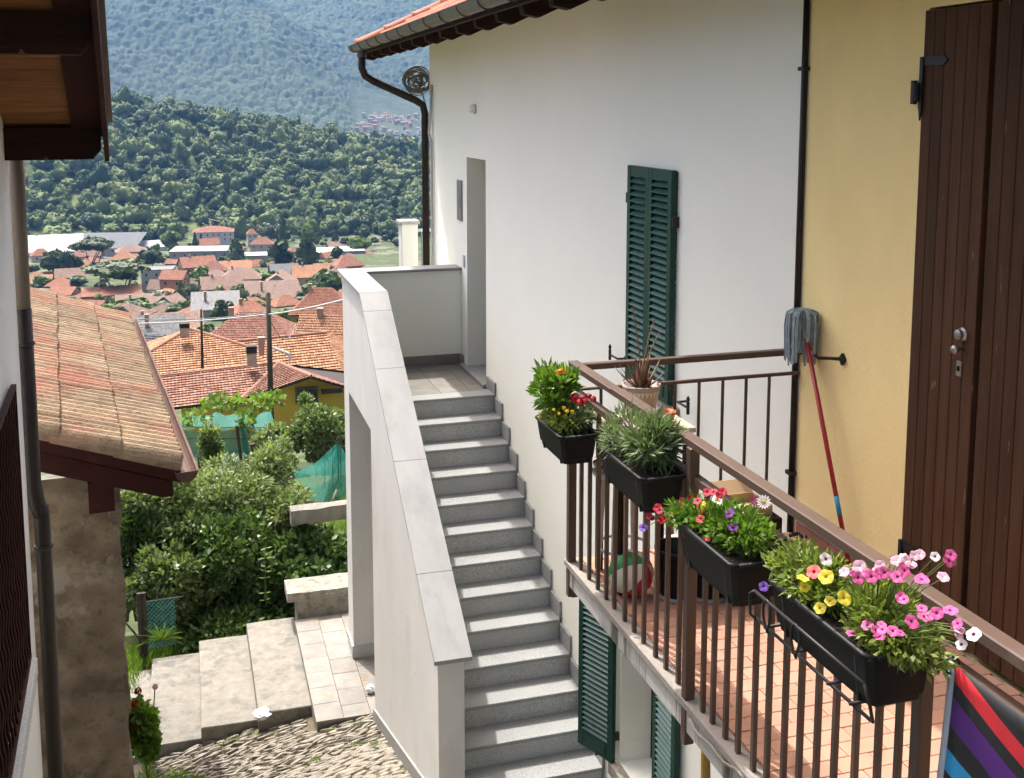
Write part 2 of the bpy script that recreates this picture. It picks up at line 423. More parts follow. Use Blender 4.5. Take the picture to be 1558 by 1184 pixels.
MB().tube([(XW,7.43,-5.03),(XW-0.09,7.43,-5.03),(XW-0.09,7.43,-4.95)], 0.012, 6).build("shutter_holder", IRON, house)
# small things fixed to the wall
lp = MB().lathe([(0.055,0),(0.055,0.012),(0.048,0.02)], (0,0,0), 14)
lamp = MB()
lamp.lathe([(0.05,0.0),(0.052,0.02),(0.045,0.05),(0.028,0.072),(0.006,0.082)], (0,0,0), 14)
lampM = Matrix.Translation((XW, 11.42, 0.0)) @ Matrix.Rotation(-math.pi/2, 4, 'Y')
link("wall_lamp", lamp.mesh("wall_lamp", plain("lamp_opal", (0.75,0.74,0.72), 0.3), True), house, lampM)
link("lamp_base", lp.mesh("lamp_base", GREYMETAL, True), house, lampM)
p = MB().bbox(XW-0.02, XW, 12.0, 12.21, -1.275, -0.81, 0.006).build("meter_box_door", mat("grey_panel",(0.20,0.205,0.20),0.4,0.1,3), house)
MB().box(XW-0.026, XW-0.019, 12.05, 12.07, -1.12, -0.98).build("latch", STEEL, p)
MB().bbox(XW-0.012, XW, 11.90, 11.98, -1.80, -1.66, 0.003).build("doorbell", GREYMETAL, house)
# roof: eave board, rafters, tiles, gutter, downpipe
SL = 0.487; XE, ZE = 2.16, 0.79           # eave edge of the tile bed
def rz(x): return ZE + (x - XE) * SL
Y0R, Y1R = -1.8, 14.02
roof = MB().prism([(XE,Y0R,ZE-0.02),(HX1,Y0R,rz(HX1)-0.02),(HX1,Y0R,rz(HX1)-0.09),(XE,Y0R,ZE-0.075)], (0, Y1R-Y0R, 0)).build("roof", mat("pine_boards",(0.48,0.34,0.20),.7,.12,4), house)
rf = MB().prism([(XE+0.03,0,ZE-0.078),(3.02,0,rz(3.02)-0.10),(3.02,0,rz(3.02)-0.27),(XE+0.16,0,ZE-0.175),(XE+0.05,0,ZE-0.155)], (0,0.09,0)).mesh("rafter", TIMBER_D)
y = Y1R - 0.10
while y > 0.5:
    link("rafter", rf, roof, Matrix.Translation((0, y, 0))); y -= 0.62
MB().prism([(XE-0.012,Y0R,ZE-0.10),(XE+0.03,Y0R,ZE-0.10),(XE+0.03,Y0R,ZE+0.0),(XE-0.012,Y0R,ZE+0.0)], (0,Y1R-Y0R,0)).build("fascia", TIMBER_D, roof)
ROOFT = mat("new_clay_tile", (0.36, 0.145, 0.092), 0.8, 0.15, 10, orand=0.16, bump=0.2, bs=80)
def tile_mesh(name, w, L, m, amp=0.022, th=0.016, nx=9, waves=2, pw=1.3):
    """interlocking clay tile, local x up the slope, local y across"""
    b = MB(); top = []; bot = []
    for i in range(nx + 1):
        yy = -w/2 + w * i / nx
        zz = amp * abs(math.sin(waves * math.pi * i / nx)) ** pw
        top.append((yy, zz + th)); bot.append((yy, zz))
    v = []
    for xx, lift in ((-0.02, 0.03), (0.0, 0.031), (L, 0.0)):
        k = 0.75 if xx < 0 else 1.0
        for yy, zz in top: v.append((xx, yy, zz * k + lift - (0.006 if xx < 0 else 0)))
    for yy, zz in bot: v.append((-0.018, yy, zz * 0.6 + 0.012))
    n = nx + 1; fs = []
    for r in range(2):
        for i in range(nx): fs.append((r*n+i, (r+1)*n+i, (r+1)*n+i+1, r*n+i+1))
    for i in range(nx): fs.append((3*n+i, i, i+1, 3*n+i+1))
    b.add(v, fs)
    # side edges
    b.add([v[0], v[n], v[2*n], (L, -w/2, -0.02), (-0.018, -w/2, -0.01)], [(0,4,3,2,1)])
    b.add([v[n-1], v[2*n-1], v[3*n-1], (L, w/2, -0.02), (-0.018, w/2, -0.01)], [(0,1,2,3,4)])
    return b.mesh(name, m, False)
tm = tile_mesh("roof_tile", 0.222, 0.40, ROOFT)
thr = -math.atan(SL)
ny = 0; 
for r in range(4):
    x0 = XE - 0.04 + r * 0.325
    y = Y1R - 0.13
    while y > 5.6 - r*0.35:
        link("roof_tile", tm, roof, T((x0, y, rz(x0) - 0.015), ry=thr, rz=0)); y -= 0.222; ny += 1
u = MB()
for r in range(4, 22): pass
n = 60
bed = MB()
pts = [(yy, 0.02 + 0.022*abs(math.sin(math.pi*(yy-Y0R)/0.111))) for yy in np.arange(Y0R, Y1R-0.01, 0.111/4)]
xa, xb = XE - 0.04 + 4*0.325, HX1
v = [(xa, a, rz(xa)+b) for a, b in pts] + [(xb, a, rz(xb)+b) for a, b in pts]; m_ = len(pts)
bed.add(v, [(i, m_+i, m_+i+1, i+1) for i in range(m_-1)])
o = bed.build("upper_tile_field", ROOFT, roof); o["kind"] = "stuff"
xa, xb = XE - 0.04, XE - 0.04 + 4*0.325
near = MB(); pts = [(yy, 0.02 + 0.022*abs(math.sin(math.pi*(yy-Y0R)/0.111))) for yy in np.arange(Y0R, 4.2, 0.111/4)]
v = [(xa, a, rz(xa)+b) for a, b in pts] + [(xb, a, rz(xb)+b) for a, b in pts]; m_ = len(pts)
near.add(v, [(i, m_+i, m_+i+1, i+1) for i in range(m_-1)])
o = near.build("near_tile_field", ROOFT, roof); o["kind"] = "stuff"
# verge caps over the gable edge
cap = MB(); rings = []
for xx, rr in ((0, 0.088), (0.03, 0.095), (0.06, 0.082), (0.42, 0.072)):
    rings.append([(xx, rr*math.cos(a), rr*0.8*math.sin(a)) for a in np.linspace(-0.25, math.pi+0.25, 11)])
cap.loft(rings)
cm = cap.mesh("verge_tile", ROOFT, True)
for i in range(12):
    x0 = XE - 0.04 + i * 0.37
    link("verge_tile", cm, roof, T((x0, Y1R - 0.02, rz(x0) + 0.035), ry=thr))
# gutter with brackets
g = MB(); R0 = 0.075; gx, gz = XE - 0.065, ZE - 0.005
sec = [(gx + R0*math.cos(a), gz + R0*math.sin(a)) for a in np.linspace(math.pi, 2*math.pi, 9)]
sec = [(gx - R0 - 0.012, gz + 0.006)] + sec
inn = [(a*0.94 + gx*0.06, c*0.94 + gz*0.06 + 0.002) for a, c in sec[::-1]]
ring = sec + inn
g.loft([[(a, yy, c) for a, c in ring] for yy in (Y0R, Y1R + 0.06)])
gut = g.build("gutter", GUTTER, house)
endc = MB().prism([(a, Y1R+0.058, c) for a, c in sec], (0, 0.006, 0)).build("end_cap", GUTTER, gut)
bk = MB().tube([(gx + (R0+0.004)*math.cos(a), 0, gz + (R0+0.004)*math.sin(a)) for a in np.linspace(math.pi*0.97, 2*math.pi, 8)], 0.0065, 5).mesh("bracket", GUTTER)
y = Y1R - 0.2
while y > 2:
    link("bracket", bk, gut, Matrix.Translation((0, y, 0))); y -= 0.62
pp = [(2.13,13.66,0.76),(2.13,13.66,0.50),(2.17,13.66,0.41),(2.26,13.66,0.35),(2.80,13.66,0.11),(2.90,13.66,0.05),(2.925,13.66,-0.06),(2.925,13.66,-6.6)]
dp = MB().tube(pp, 0.047, 12).build("downpipe", BROWN_PIPE, house, True)
for z in (-0.42, -2.2, -4.2): MB().lathe([(0.05,-0.012),(0.053,0),(0.05,0.012)], (2.925,13.66,z), 12).build("pipe_clip", BROWN_PIPE, dp)
MB().lathe([(0.062,-0.0),(0.06,0.07),(0.05,0.10)], (2.13,13.66,0.64), 12).build("outlet", GUTTER, dp)
MB().tube([(2.98,13.5,0.30),(2.965,13.5,0.0),(2.955,13.56,-0.3),(2.97,13.5,-0.42),(2.97,13.5,-6.6)], 0.017, 8).build("conduit", GREYMETAL, house, True)
cn = MB()
cn.tube([(2.985,4.855,1.3),(2.985,4.855,-2.25)], 0.017, 8)
c_ = cn.build("rainwater_pipe", BROWN_PIPE, house, True)
for z in (0.2, -1.05, -1.9): MB().box(2.96,3.0,4.83,4.88,z-0.01,z+0.01).build("pipe_clip", IRON, c_)
# balcony at the back corner
MB().bbox(3.05, 3.30, 16.0, 16.25, -6.6, -1.72, 0.01).build("terrace_pillar", WHITE_OUT, house)
MB().bbox(3.02, 3.33, 15.97, 16.28, -1.72, -1.67, 0.01).build("pillar_cap", COPING, house)
MB().box(3.3, 5.5, 16.05, 16.09, -1.85, -1.81).build("terrace_rail", GREYMETAL, house)
MB().box(3.3, 6.5, 14.2, 16.25, -2.95, -2.8).build("terrace_slab", WHITE, house)
for i in range(9): MB().box(3.36+i*0.11, 3.38+i*0.11, 16.06, 16.08, -2.82, -1.84).build("terrace_baluster", mat("grey_green_bar",(0.10,0.14,0.13),0.5), house)

# coil of cable hanging at the corner
coil = MB()
r2 = random.Random(3)
for k in range(20):
    R1 = r2.uniform(0.03, 0.185); ox_ = r2.uniform(-.03,.03); oz_ = r2.uniform(-.03,.03); ax = r2.uniform(-0.35, 0.35); ph = r2.uniform(0, 6); pts = []
    for i in range(25):
        a = 2*math.pi*i/24
        pts.append((2.85 + ox_ + R1*math.cos(a) + 0.01*math.sin(3*a+ph), 13.78 + R1*math.sin(a)*ax*0.5 + k*0.005-0.05, 0.35 + oz_ + R1*0.85*math.sin(a) + 0.012*math.cos(2*a+ph)))
    coil.tube(pts, 0.0095, 5, cap=False)
coil.tube([(2.97,13.72,0.36),(3.0,13.7,0.33),(3.03,13.69,0.32)], 0.012, 6)
coil.tube([(2.92,13.76,0.2),(2.95,13.72,0.02),(2.965,13.55,-0.2)], 0.01, 6)
coil.build("cable_coil", mat("cable_grey",(0.16,0.155,0.13),0.6,0.3,9), None, True, ("coil of grey cable hanging under the eave by the brown downpipe", "cable"))

# ------------------------------------------------------------------ outdoor stairs
st = thing("outdoor_staircase", "grey granite outdoor staircase with white parapet climbing to the front door", "staircase", (2.3, 9.0, -6.4))
NS = 13
ny_ = lambda i: 10.60 - 0.2615 * i
nz_ = lambda i: -2.96 - 0.1845 * i
tr = MB().bbox(1.83, 2.982, 0, 0.285, -0.03, 0, 0.004).mesh("tread", GRANITE)
rs = MB().box(1.83, 2.981, 0.018, 0.040, -0.1845, -0.0302).mesh("riser", GRANITE_R)
sk = MB().bbox(2.976, 3.0, 0.0, 0.258, 0.001, 0.155, 0.003).mesh("skirting", GRANITE)
for i in range(NS):
    Mi = Matrix.Translation((0, ny_(i), nz_(i)))
    if i: link("tread", tr, st, Mi)
    link("riser", rs, st, Mi)
    if i: link("skirting", sk, st, Mi)
MB().bbox(1.83, 2.99, ny_(0), ny_(0)+0.20, nz_(0)-0.03, nz_(0), 0.004).build("landing_edge", GRANITE, st)
MB().bbox(2.976, 3.0, ny_(0), 10.93, nz_(0)+0.001, nz_(0)+0.13, 0.003).build("skirting", GRANITE, st)
MB().bbox(1.75, 3.0, ny_(13)-0.6, ny_(13)+0.25, nz_(13)-0.10, nz_(13), 0.01).build("bottom_step", CONCRETE, st)
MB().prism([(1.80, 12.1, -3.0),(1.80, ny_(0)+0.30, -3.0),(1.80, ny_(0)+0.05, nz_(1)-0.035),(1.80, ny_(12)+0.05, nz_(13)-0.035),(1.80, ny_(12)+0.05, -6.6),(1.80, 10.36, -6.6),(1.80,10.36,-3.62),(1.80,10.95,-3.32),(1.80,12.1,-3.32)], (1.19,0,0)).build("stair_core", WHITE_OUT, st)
ZC = -1.82
def zc(y): return ZC if y >= 10.68 else ZC - 0.655*(10.68 - y)
YN = 7.39
prof = [(YN,-6.6),(YN,zc(YN)-0.03),(10.68,ZC-0.03),(12.22,ZC-0.03),(12.22,-6.6),(11.84,-6.6),(11.84,-3.15),(10.34,-3.15),(10.34,-6.6)]
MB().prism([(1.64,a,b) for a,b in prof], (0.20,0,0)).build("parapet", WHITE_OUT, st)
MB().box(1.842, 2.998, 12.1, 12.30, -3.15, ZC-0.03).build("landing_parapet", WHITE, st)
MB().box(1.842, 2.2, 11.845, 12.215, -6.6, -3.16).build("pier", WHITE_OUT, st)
# coping slabs
ysl = [7.33, 7.95, 8.88, 9.80, 10.45, 10.68]
for a, b in zip(ysl, ysl[1:]):
    MB().prism([(1.60,a,zc(a)-0.031),(1.60,b-0.004,zc(b-0.004)-0.031),(1.60,b-0.004,zc(b-0.004)),(1.60,a,zc(a))], (0.285,0,0)).build("coping_slab", COPING, st)
MB().bbox(1.60, 1.885, 10.684, 11.48, ZC-0.031, ZC, 0.003).build("coping_slab", COPING, st)
MB().bbox(1.60, 1.885, 11.484, 12.34, ZC-0.031, ZC, 0.003).build("coping_slab", COPING, st)
MB().bbox(1.888, 2.998, 12.05, 12.34, ZC-0.031, ZC, 0.003).build("coping_slab", COPING, st)
# landing tiles and skirting
for i, (xa, xb) in enumerate(((1.845,2.13),(2.134,2.46),(2.464,2.78),(2.784,2.94))):
    for j, (ya, yb) in enumerate(((10.804,11.10),(11.104,11.44),(11.444,11.78),(11.784,12.085))):
        MB().bbox(xa, xb, ya, yb, -2.99, -2.961, 0.003).build("paving_tile", QUARTZ, st)
MB().box(1.85, 2.99, 10.79, 12.1, -3.0, -2.972).build("mortar_bed", GROUT, st)
for a, b in ((1.845,2.25),(2.254,2.66),(2.664,2.976)): MB().bbox(a, b, 12.083, 12.101, -2.96, -2.84, 0.003).build("skirting", QUARTZ, st)
MB().bbox(2.98, 3.0, 11.97, 12.083, -2.96, -2.84, 0.003).build("skirting", QUARTZ, st)
# plinth strip at the foot of the parapet
def pathz(x, y): return -6.40 + 0.32*(10.6 - min(y, 10.9)) - 0.2*(1.07 - min(max(x,-1.5), 1.75)) - (0.10*(y-10.9) if y > 10.9 else 0)
pl = MB()
for a, b in ((7.39,8.4),(8.403,9.4),(9.403,10.36)):
    MB().prism([(1.62,a,pathz(1.6,a)-0.1),(1.62,b,pathz(1.6,b)-0.1),(1.62,b,pathz(1.6,b)+0.14),(1.62,a,pathz(1.6,a)+0.14)], (0.019,0,0)).build("plinth_strip", COPING, st)
MB().box(1.622,2.21,11.826,11.844,-6.4,-6.14).build("plinth_strip", GRANITE_R, st)
MB().box(1.622,1.6398,11.845,12.22,-6.4,-6.14).build("plinth_strip", GRANITE_R, st)

# ------------------------------------------------------------------ ground, path, paving
TP = [(-400,-2),(-30,-3.2),(0,-5.6),(11.5,-6.95),(14,-7.1),(20,-9.3),(40,-16),(80,-25),(110,-29),(250,-50),(400,-68),(600,-82),(750,-88),(1000,-91),(12000,-91)]
tx = np.array([a for a, b in TP], float); tz = np.array([b for a, b in TP], float)
def ter(x, y): return float(np.interp(y, tx, tz))
def hash_noise(x, y, s):
    return math.sin(x*s+1.3)*math.cos(y*s*1.17+0.5)*0.6 + math.sin(x*s*2.3+y*s*1.9)*0.3
GRASSY = mat("valley_ground", (0.042, 0.055, 0.02), 1.0, 0.3, 0.02, col2=(0.15,0.14,0.115), c2s=0.05, c2t=(0.52,0.6), col3=(0.075,0.105,0.03), c3s=0.3, c3t=(0.5,0.6))
gy = sorted(set([-400,-100,-30,-10,0,3,6,9,10,11,11.5,12,13,14,15,16,18,20] + list(range(22,60,4)) + list(range(60,260,12)) + list(range(260,1000,40)) + [1200,1600,2500,4000,7000,12000]))
gxs = [-1.0,-.6,-.35,-.2,-.12,-.07,-.04,-.02,0,.02,.04,.07,.12,.2,.35,.6,1.0]
gv = []; gf = []
for j, yy in enumerate(gy):
    wdt = 60 + max(yy, 0) * 1.1
    for i, u_ in enumerate(gxs):
        xx = u_ * wdt
        z = ter(xx, yy) + (hash_noise(xx, yy, 0.02) * min(3.0, max(0, (yy-60)/60)))
        if -2 < xx < 3.2 and yy < 11.6: z = min(z, -7.0)
        if yy < 11.6: z = min(z, -7.0)
        gv.append((xx, yy, z))
nx_ = len(gxs)
for j in range(len(gy)-1):
    for i in range(nx_-1):
        gf.append((j*nx_+i, j*nx_+i+1, (j+1)*nx_+i+1, (j+1)*nx_+i))
ground = struct("ground", MB().add(gv, gf), GRASSY, True)

pb = MB(); xs_ = np.linspace(-1.6, 1.70, 24); ys_ = np.linspace(2.0, 13.9, 60)
pv = [(x, y, pathz(x, y) - 0.012 + 0.012*hash_noise(x, y, 7)) for y in ys_ for x in xs_]
pb.add(pv, [(j*24+i, j*24+i+1, (j+1)*24+i+1, (j+1)*24+i) for j in range(59) for i in range(23)])
path = struct("cobbled_path", pb, DIRT, True)
# cobbles: long flat stones laid on edge across the path
cms = []
for k in range(8):
    b = MB(); a, c = rnd.uniform(.85,1.15), rnd.uniform(.85,1.15); rings = []
    for z, s in ((-0.03,1.02),(0.002,1.0),(0.010,0.88),(0.012,0.5)):
        rings.append([(0.5*s*math.cos(t)*(1+0.22*math.sin(3*t+k)+.08*math.sin(5*t+2*k))*a, 0.5*s*math.sin(t)*(1+0.22*math.cos(2*t+k*2)+.1*math.cos(4*t+k))*c, z) for t in np.linspace(0, 2*math.pi, 9)[:-1]])
    b.loft(rings); cms.append(b.mesh("cobble", COBBLE, True))
spots = []
y = 9.0
while y < 11.5:
    x = -0.75 + rnd.uniform(0, .08); rowh = rnd.uniform(0.042, 0.075)
    while x < 1.6:
        L_ = rnd.uniform(0.08, 0.22)
        spots.append((x + L_/2, y + rnd.uniform(-.015,.015), L_, rowh*rnd.uniform(.75,1.1)))
        x += L_ + 0.005
    y += rowh*0.93
def in_view(s): return s[1] > 9.65
vis = [s for s in spots if s[1] > 9.7 and not (s[1] > 11.36 and s[0] > -0.6) and not (s[0] > 1.0 and s[1] > 10.62) and not (s[0] > .5 and s[1] > 11.2)]
vis.sort(key=lambda s: -s[2]*s[3]/(s[1]))
for k, (x, y, a, b) in enumerate(vis[:300]):
    link("cobble", rnd.choice(cms), path, T((x, y, pathz(x,y)+rnd.uniform(-.006,.010)), rx=-0.31+rnd.uniform(-.16,.16), ry=-0.19+rnd.uniform(-.12,.12), rz=rnd.uniform(-.5,.5), sc=(a*.95,b*.98,1)))
rest = MB()
y = 3.0
rs_ = vis[300:] + [s for s in spots if s not in vis and s[1] <= 9.7]
while y < 9.0:
    x = -0.6
    while x < 1.6:
        L_ = rnd.uniform(.09,.18); rs_.append((x+L_/2, y, L_, .085)); x += L_+.006
    y += .08
for (x, y, a, b) in rs_:
    me = rnd.choice(cms); Mx = T((x, y, pathz(x,y)), rx=-0.31+rnd.uniform(-.1,.1), ry=-0.19, rz=rnd.uniform(-.3,.3), sc=(a,b,1))
    rest.add([tuple(Mx @ v.co) for v in me.vertices], [tuple(p.vertices) for p in me.polygons])
o = rest.build("small_cobbles", COBBLE, path, True); o["kind"] = "stuff"

# concrete steps going down beside the tiled landing
cs = thing("concrete_steps", "wide worn concrete steps leading down beside the cobbled path", "steps", (0.2, 12.3, -6.8))
for k, (xa, xb, z) in enumerate(((0.515,1.10,-6.43),(-0.065,0.53,-6.58),(-0.63,-0.05,-6.73),(-1.25,-0.615,-6.86))):
    ya = (11.22 if k == 0 else 11.30) + k*0.06; yb = 13.36
    b = MB(); nseg = 5
    top = []
    w = lambda: rnd.uniform(-.012,.012)
    ring = [(xa+w(),ya+w()),((xa+xb)/2,ya+w()),(xb,ya+w()),(xb,yb),((xa+xb)/2,yb+w()),(xa+w(),yb+w()),(xa+w(),(ya+yb)/2)]
    b.loft([[(p,q,z-0.45) for p,q in ring],[(p,q,z-0.012) for p,q in ring],[(p*.985+(xa+xb)/2*.015,q*.993+(ya+yb)/2*.007,z) for p,q in ring]])
    b.build("step", CONCRETE, cs)
pvg = thing("tiled_landing", "tiled stone landing at the foot of the white parapet pier", "paving", (1.6, 11.9, -6.4))
MB().box(1.085, 2.99, 10.66, 13.02, -6.55, -6.306).build("slab", CONCRETE, pvg)
tw, tl = 0.285, 0.335
for i in range(7):
    for j in range(7):
        xa = 1.075 + i*tw; ya = 10.64 + j*tl + (0.0 if i % 2 == 0 else -0.10)
        yb = min(ya+tl-0.004, 13.03); ya = max(ya, 10.635 + 0.0)
        if xa > 2.9: continue
        MB().bbox(xa, min(xa+tw-0.004, 2.99), ya, yb, -6.32, -6.288+rnd.uniform(-.001,.001), 0.002).build("paving_tile", QUARTZ, pvg)
sw = thing("stone_bench_wall", "low rough stone wall with thick stone cap above the tiled landing", "wall", (1.6, 13.2, -6.5))
def rough_slab(x0,x1,y0,y1,z0,z1,j=0.015,n=7):
    b = MB(); rings = []
    for i in range(n+1):
        x = x0+(x1-x0)*i/n; w = lambda: rnd.uniform(-j,j)
        rings.append([(x+w()*.5,y0+w(),z0+w()),(x+w()*.5,y0-.01+w(),(z0+z1)/2),(x,y0+w(),z1+w()),(x,(y0+y1)/2,z1+w()*.7),(x,y1,z1+w()),(x,y1,z0)])
    return b.loft(rings)
rough_slab(1.0, 1.98, 13.06, 13.50, -6.10, -5.985, 0.007).build("cap_stone", STONE, sw)
rough_slab(1.12, 1.98, 13.10, 13.45, -6.6, -6.09).build("wall_stone", STONE, sw)
# ------------------------------------------------------------------ yellow house front
yh = thing("yellow_house", "ochre yellow plastered house front with a tall brown plank door", "house", (6.0, 2.0, -2.2))
mb = MB()
wallx(mb, XW, -1.5, 4.838, -2.36, 1.08, [(2.60, 3.93, -2.26, 0.42, 0.12)], 0.12)
mb.build("wall", YELLOW, yh)
MB().box(3.10, 3.12, 2.55, 3.98, -2.3, 0.46).build("door_void", BLACK, yh)
def door_leaf(y0, y1, nm):
    f = MB().box(3.03, 3.06, y0, y1, -2.22, 0.41).build("door", mat("door_backing",(0.02,0.012,0.008),0.8), yh)
    if nm: f["label"] = nm
    n = 6; w = (y1 - y0) / n
    for i in range(n):
        a = y0 + i*w
        MB().prism([(3.03,a+0.0015,-2.21),(3.0005,a+0.0015,-2.21),(2.998,a+0.004,-2.21),(2.998,a+w-0.004,-2.21),(3.0005,a+w-0.0015,-2.21),(3.03,a+w-0.0015,-2.21)], (0,0,2.62)).build("plank", DOORWOOD, f)
    return f
l1 = door_leaf(3.555, 3.955, "door leaf with the locks")
l2 = door_leaf(3.105, 3.525, None)
def flat_plate(y, z, w, h, t=0.006, x=2.998): return MB().bbox(x-t, x, y-w/2, y+w/2, z-h/2, z+h/2, 0.001)
lk = MB().lathe([(0.030,0),(0.030,0.008),(0.022,0.016),(0.022,0.030),(0.010,0.034)], (0,0,0), 8)
for q in ((1466,508),(1460,560)):
    c = onx(*q, 2.998)
    if q[1] == 508:
        o = link("lock_cylinder", lk.mesh("lock_cylinder", STEEL, False), l1, Matrix.Translation((2.998,c.y,c.z)) @ Matrix.Rotation(-math.pi/2,4,'Y'))
    else:
        flat_plate(c.y, c.z, 0.030, 0.062).build("keyhole_plate", STEEL, l1)
        MB().box(2.988,2.993,c.y-0.005,c.y+0.005,c.z-0.010,c.z+0.010).build("keyhole", BLACK, l1)
c = onx(1455, 531, 2.96)
kb = MB().lathe([(0.006,-0.045),(0.007,0.0),(0.017,0.006),(0.020,0.014),(0.016,0.022),(0.004,0.027)], (0,0,0), 14)
link("knob", kb.mesh("knob", STEEL, True), l1, Matrix.Translation((2.965,c.y,c.z)) @ Matrix.Rotation(-math.pi/2,4,'Y'))
for z in (0.20, -1.93):
    h = MB()
    h.box(2.990, 2.997, 3.82, 3.955, z-0.018, z+0.018); h.prism([(2.990,3.82,z-0.024),(2.990,3.79,z),(2.990,3.82,z+0.024)],(0.007,0,0))
    h.box(2.984, 2.9955, 3.938, 3.958, z-0.20, z+0.018); h.prism([(2.985,3.939,z-0.20),(2.985,3.957,z-0.20),(2.985,3.948,z-0.25)],(0.008,0,0))
    h.tube([(2.975,3.965,z-0.17),(2.975,3.965,z-0.09)], 0.016, 8)
    h.box(2.985, 3.004, 3.96, 3.99, z-0.15, z-0.11); h.box(2.980,3.001,3.985,4.005,z-0.18,z-0.08)
    h.build("hinge", IRON, l1)
ho = MB()
a = onx(1284, 546, 3.0)
ho.prism([(2.985,a.y-0.026,a.z),(2.985,a.y,a.z+0.03),(2.985,a.y+0.026,a.z),(2.985,a.y,a.z-0.03)], (0.016,0,0))
ho.tube([(3.0,a.y,a.z),(2.94,a.y+.03,a.z+0.002),(2.89,a.y+.05,a.z+0.003),(2.875,a.y+.05,a.z+0.016)], [0.010,0.008,0.009,0.008], 8)
ho.lathe([(0.004,-.011),(0.011,-.004),(0.011,.004),(0.004,.011)], (2.875,a.y+.05,a.z+.018), 8)
ho.build("door_stop_hook", IRON, yh)
y = 4.80
while y > 3.99:
    w = min(0.30, y-3.985)
    MB().bbox(2.985, 3.0, y-w+0.003, y, -2.23, -2.14, 0.003).build("skirting_tile", mat("dark_clay_tile",(0.25,0.105,0.075),0.7,0.1,5,orand=0.08), yh); y -= w
MB().box(2.98, 3.002, 3.985, 4.80, -2.139, -2.118).build("skirting_cap", CONCRETE, yh)

# ------------------------------------------------------------------ terrace and railing
XR = 1.763
bal = thing("terrace", "raised terrace paved with pink clay tiles in front of the yellow house", "terrace", (2.3, 2.5, -2.36))
SLABM = mat("stained_slab_edge", (0.40,0.385,0.35), 0.9, 0.08, 3, col2=(0.09,0.082,0.055), c2s=2.6, c2t=(0.50,0.60), stretch=(3.5,3.5,0.30), bump=0.3, bs=40)
MB().box(1.735, 2.999, -1.4, 4.86, -2.345, -2.252).build("slab", SLABM, bal)
MB().bbox(1.725, 1.80, -1.4, 4.87, -2.2515, -2.222, 0.004).build("edge_strip", mat("slab_edging",(0.25,0.225,0.195),0.85,0.12,5,bump=.3), bal)
MB().box(1.80, 2.995, -1.4, 4.85, -2.2515, -2.233).build("mortar_bed", GROUT, bal)
tlm = MB().bbox(-0.0762, 0.0762, -0.0385, 0.0385, -0.012, 0.0, 0.0018).mesh("floor_tile", TERRA)
cnt = 0; row = 0; y = 4.81; far_rows = []
while y > -1.3:
    x = 1.885 - (0.0775 if row % 2 else 0)
    while x < 2.99:
        far_rows.append((x, y)); x += 0.155
    y -= 0.0795; row += 1
far_rows.sort(key=lambda p: abs(p[1]-3.0))
rest = MB()
for k, (x, y) in enumerate(far_rows):
    xa, xb = max(x-0.0762, 1.803), min(x+0.0762, 2.985)
    sx = (xb-xa)/0.1524; xm = (xa+xb)/2
    if sx < 0.12: continue
    if k < 300: link("floor_tile", tlm, bal, T((xm, y, -2.222+rnd.uniform(-.0012,.0012)), rx=rnd.uniform(-.006,.006), sc=(sx,1,1)))
    else: rest.box(xa, xb, y-0.0385, y+0.0385, -2.2325, -2.222)
o = rest.build("more_floor_tiles", TERRA, bal); o["kind"] = "stuff"

ra = thing("terrace_railing", "brown painted metal railing with flat bars around the terrace", "railing", (1.763, 3.0, -2.25))
ZT = -1.213
post = lambda y, z0: MB().bbox(XR-0.034, XR+0.006, y-0.019, y+0.019, z0, ZT-0.028, 0.003).build("post", BROWN_METAL, ra)
post(4.83, -2.40); post(3.52, -2.40); post(2.195, -2.40); post(0.87, -2.40)
MB().bbox(XR-0.025, XR+0.025, -1.3, 4.86, ZT-0.030, ZT, 0.004).build("top_rail", BROWN_METAL, ra)
MB().bbox(XR-0.018, XR+0.018, -1.3, 4.83, ZT-0.165, ZT-0.135, 0.003).build("lower_rail", BROWN_METAL, ra)
bm = MB().bbox(0.000, 0.017, -0.010, 0.010, -2.255, ZT-0.15, 0.002).mesh("baluster", BROWN_METAL)
for y0, y1, n in ((4.83, 3.52, 11), (3.52, 2.195, 13), (2.195, 0.87, 13)):
    for i in range(1, n+1 if n == 13 else n+1):
        y = y0 + (y1-y0)*i/(n+1)
        link("baluster", bm, ra, T((XR-0.012, y, rnd.uniform(-.004,.004)), rx=rnd.uniform(-.004,.004)))
MB().bbox(XR+0.03, 2.999, 4.812, 4.852, ZT-0.042, ZT-0.012, 0.003).build("end_rail", BROWN_METAL, ra)
MB().bbox(XR+0.03, 2.999, 4.824, 4.844, ZT-0.150, ZT-0.134, 0.003).build("end_lower_rail", BROWN_METAL, ra)
em = MB().lathe([(0.0085,-2.23),(0.0085,ZT-0.14)], (0,0,0), 8).mesh("thin_baluster", BROWN_METAL)
for i in range(8): link("thin_baluster", em, ra, Matrix.Translation((1.90 + i*0.132, 4.834, 0)))
bx = MB(); bx.box(XR-0.02, XR+0.12, 4.80, 4.86, -2.40, -2.35); bx.tube([(XR+.03,4.80,-2.30),(XR+.06,4.77,-2.36),(XR+.05,4.78,-2.44),(XR+.10,4.79,-2.38)],0.009,6)
bx.build("post_anchor", BROWN_METAL, ra)

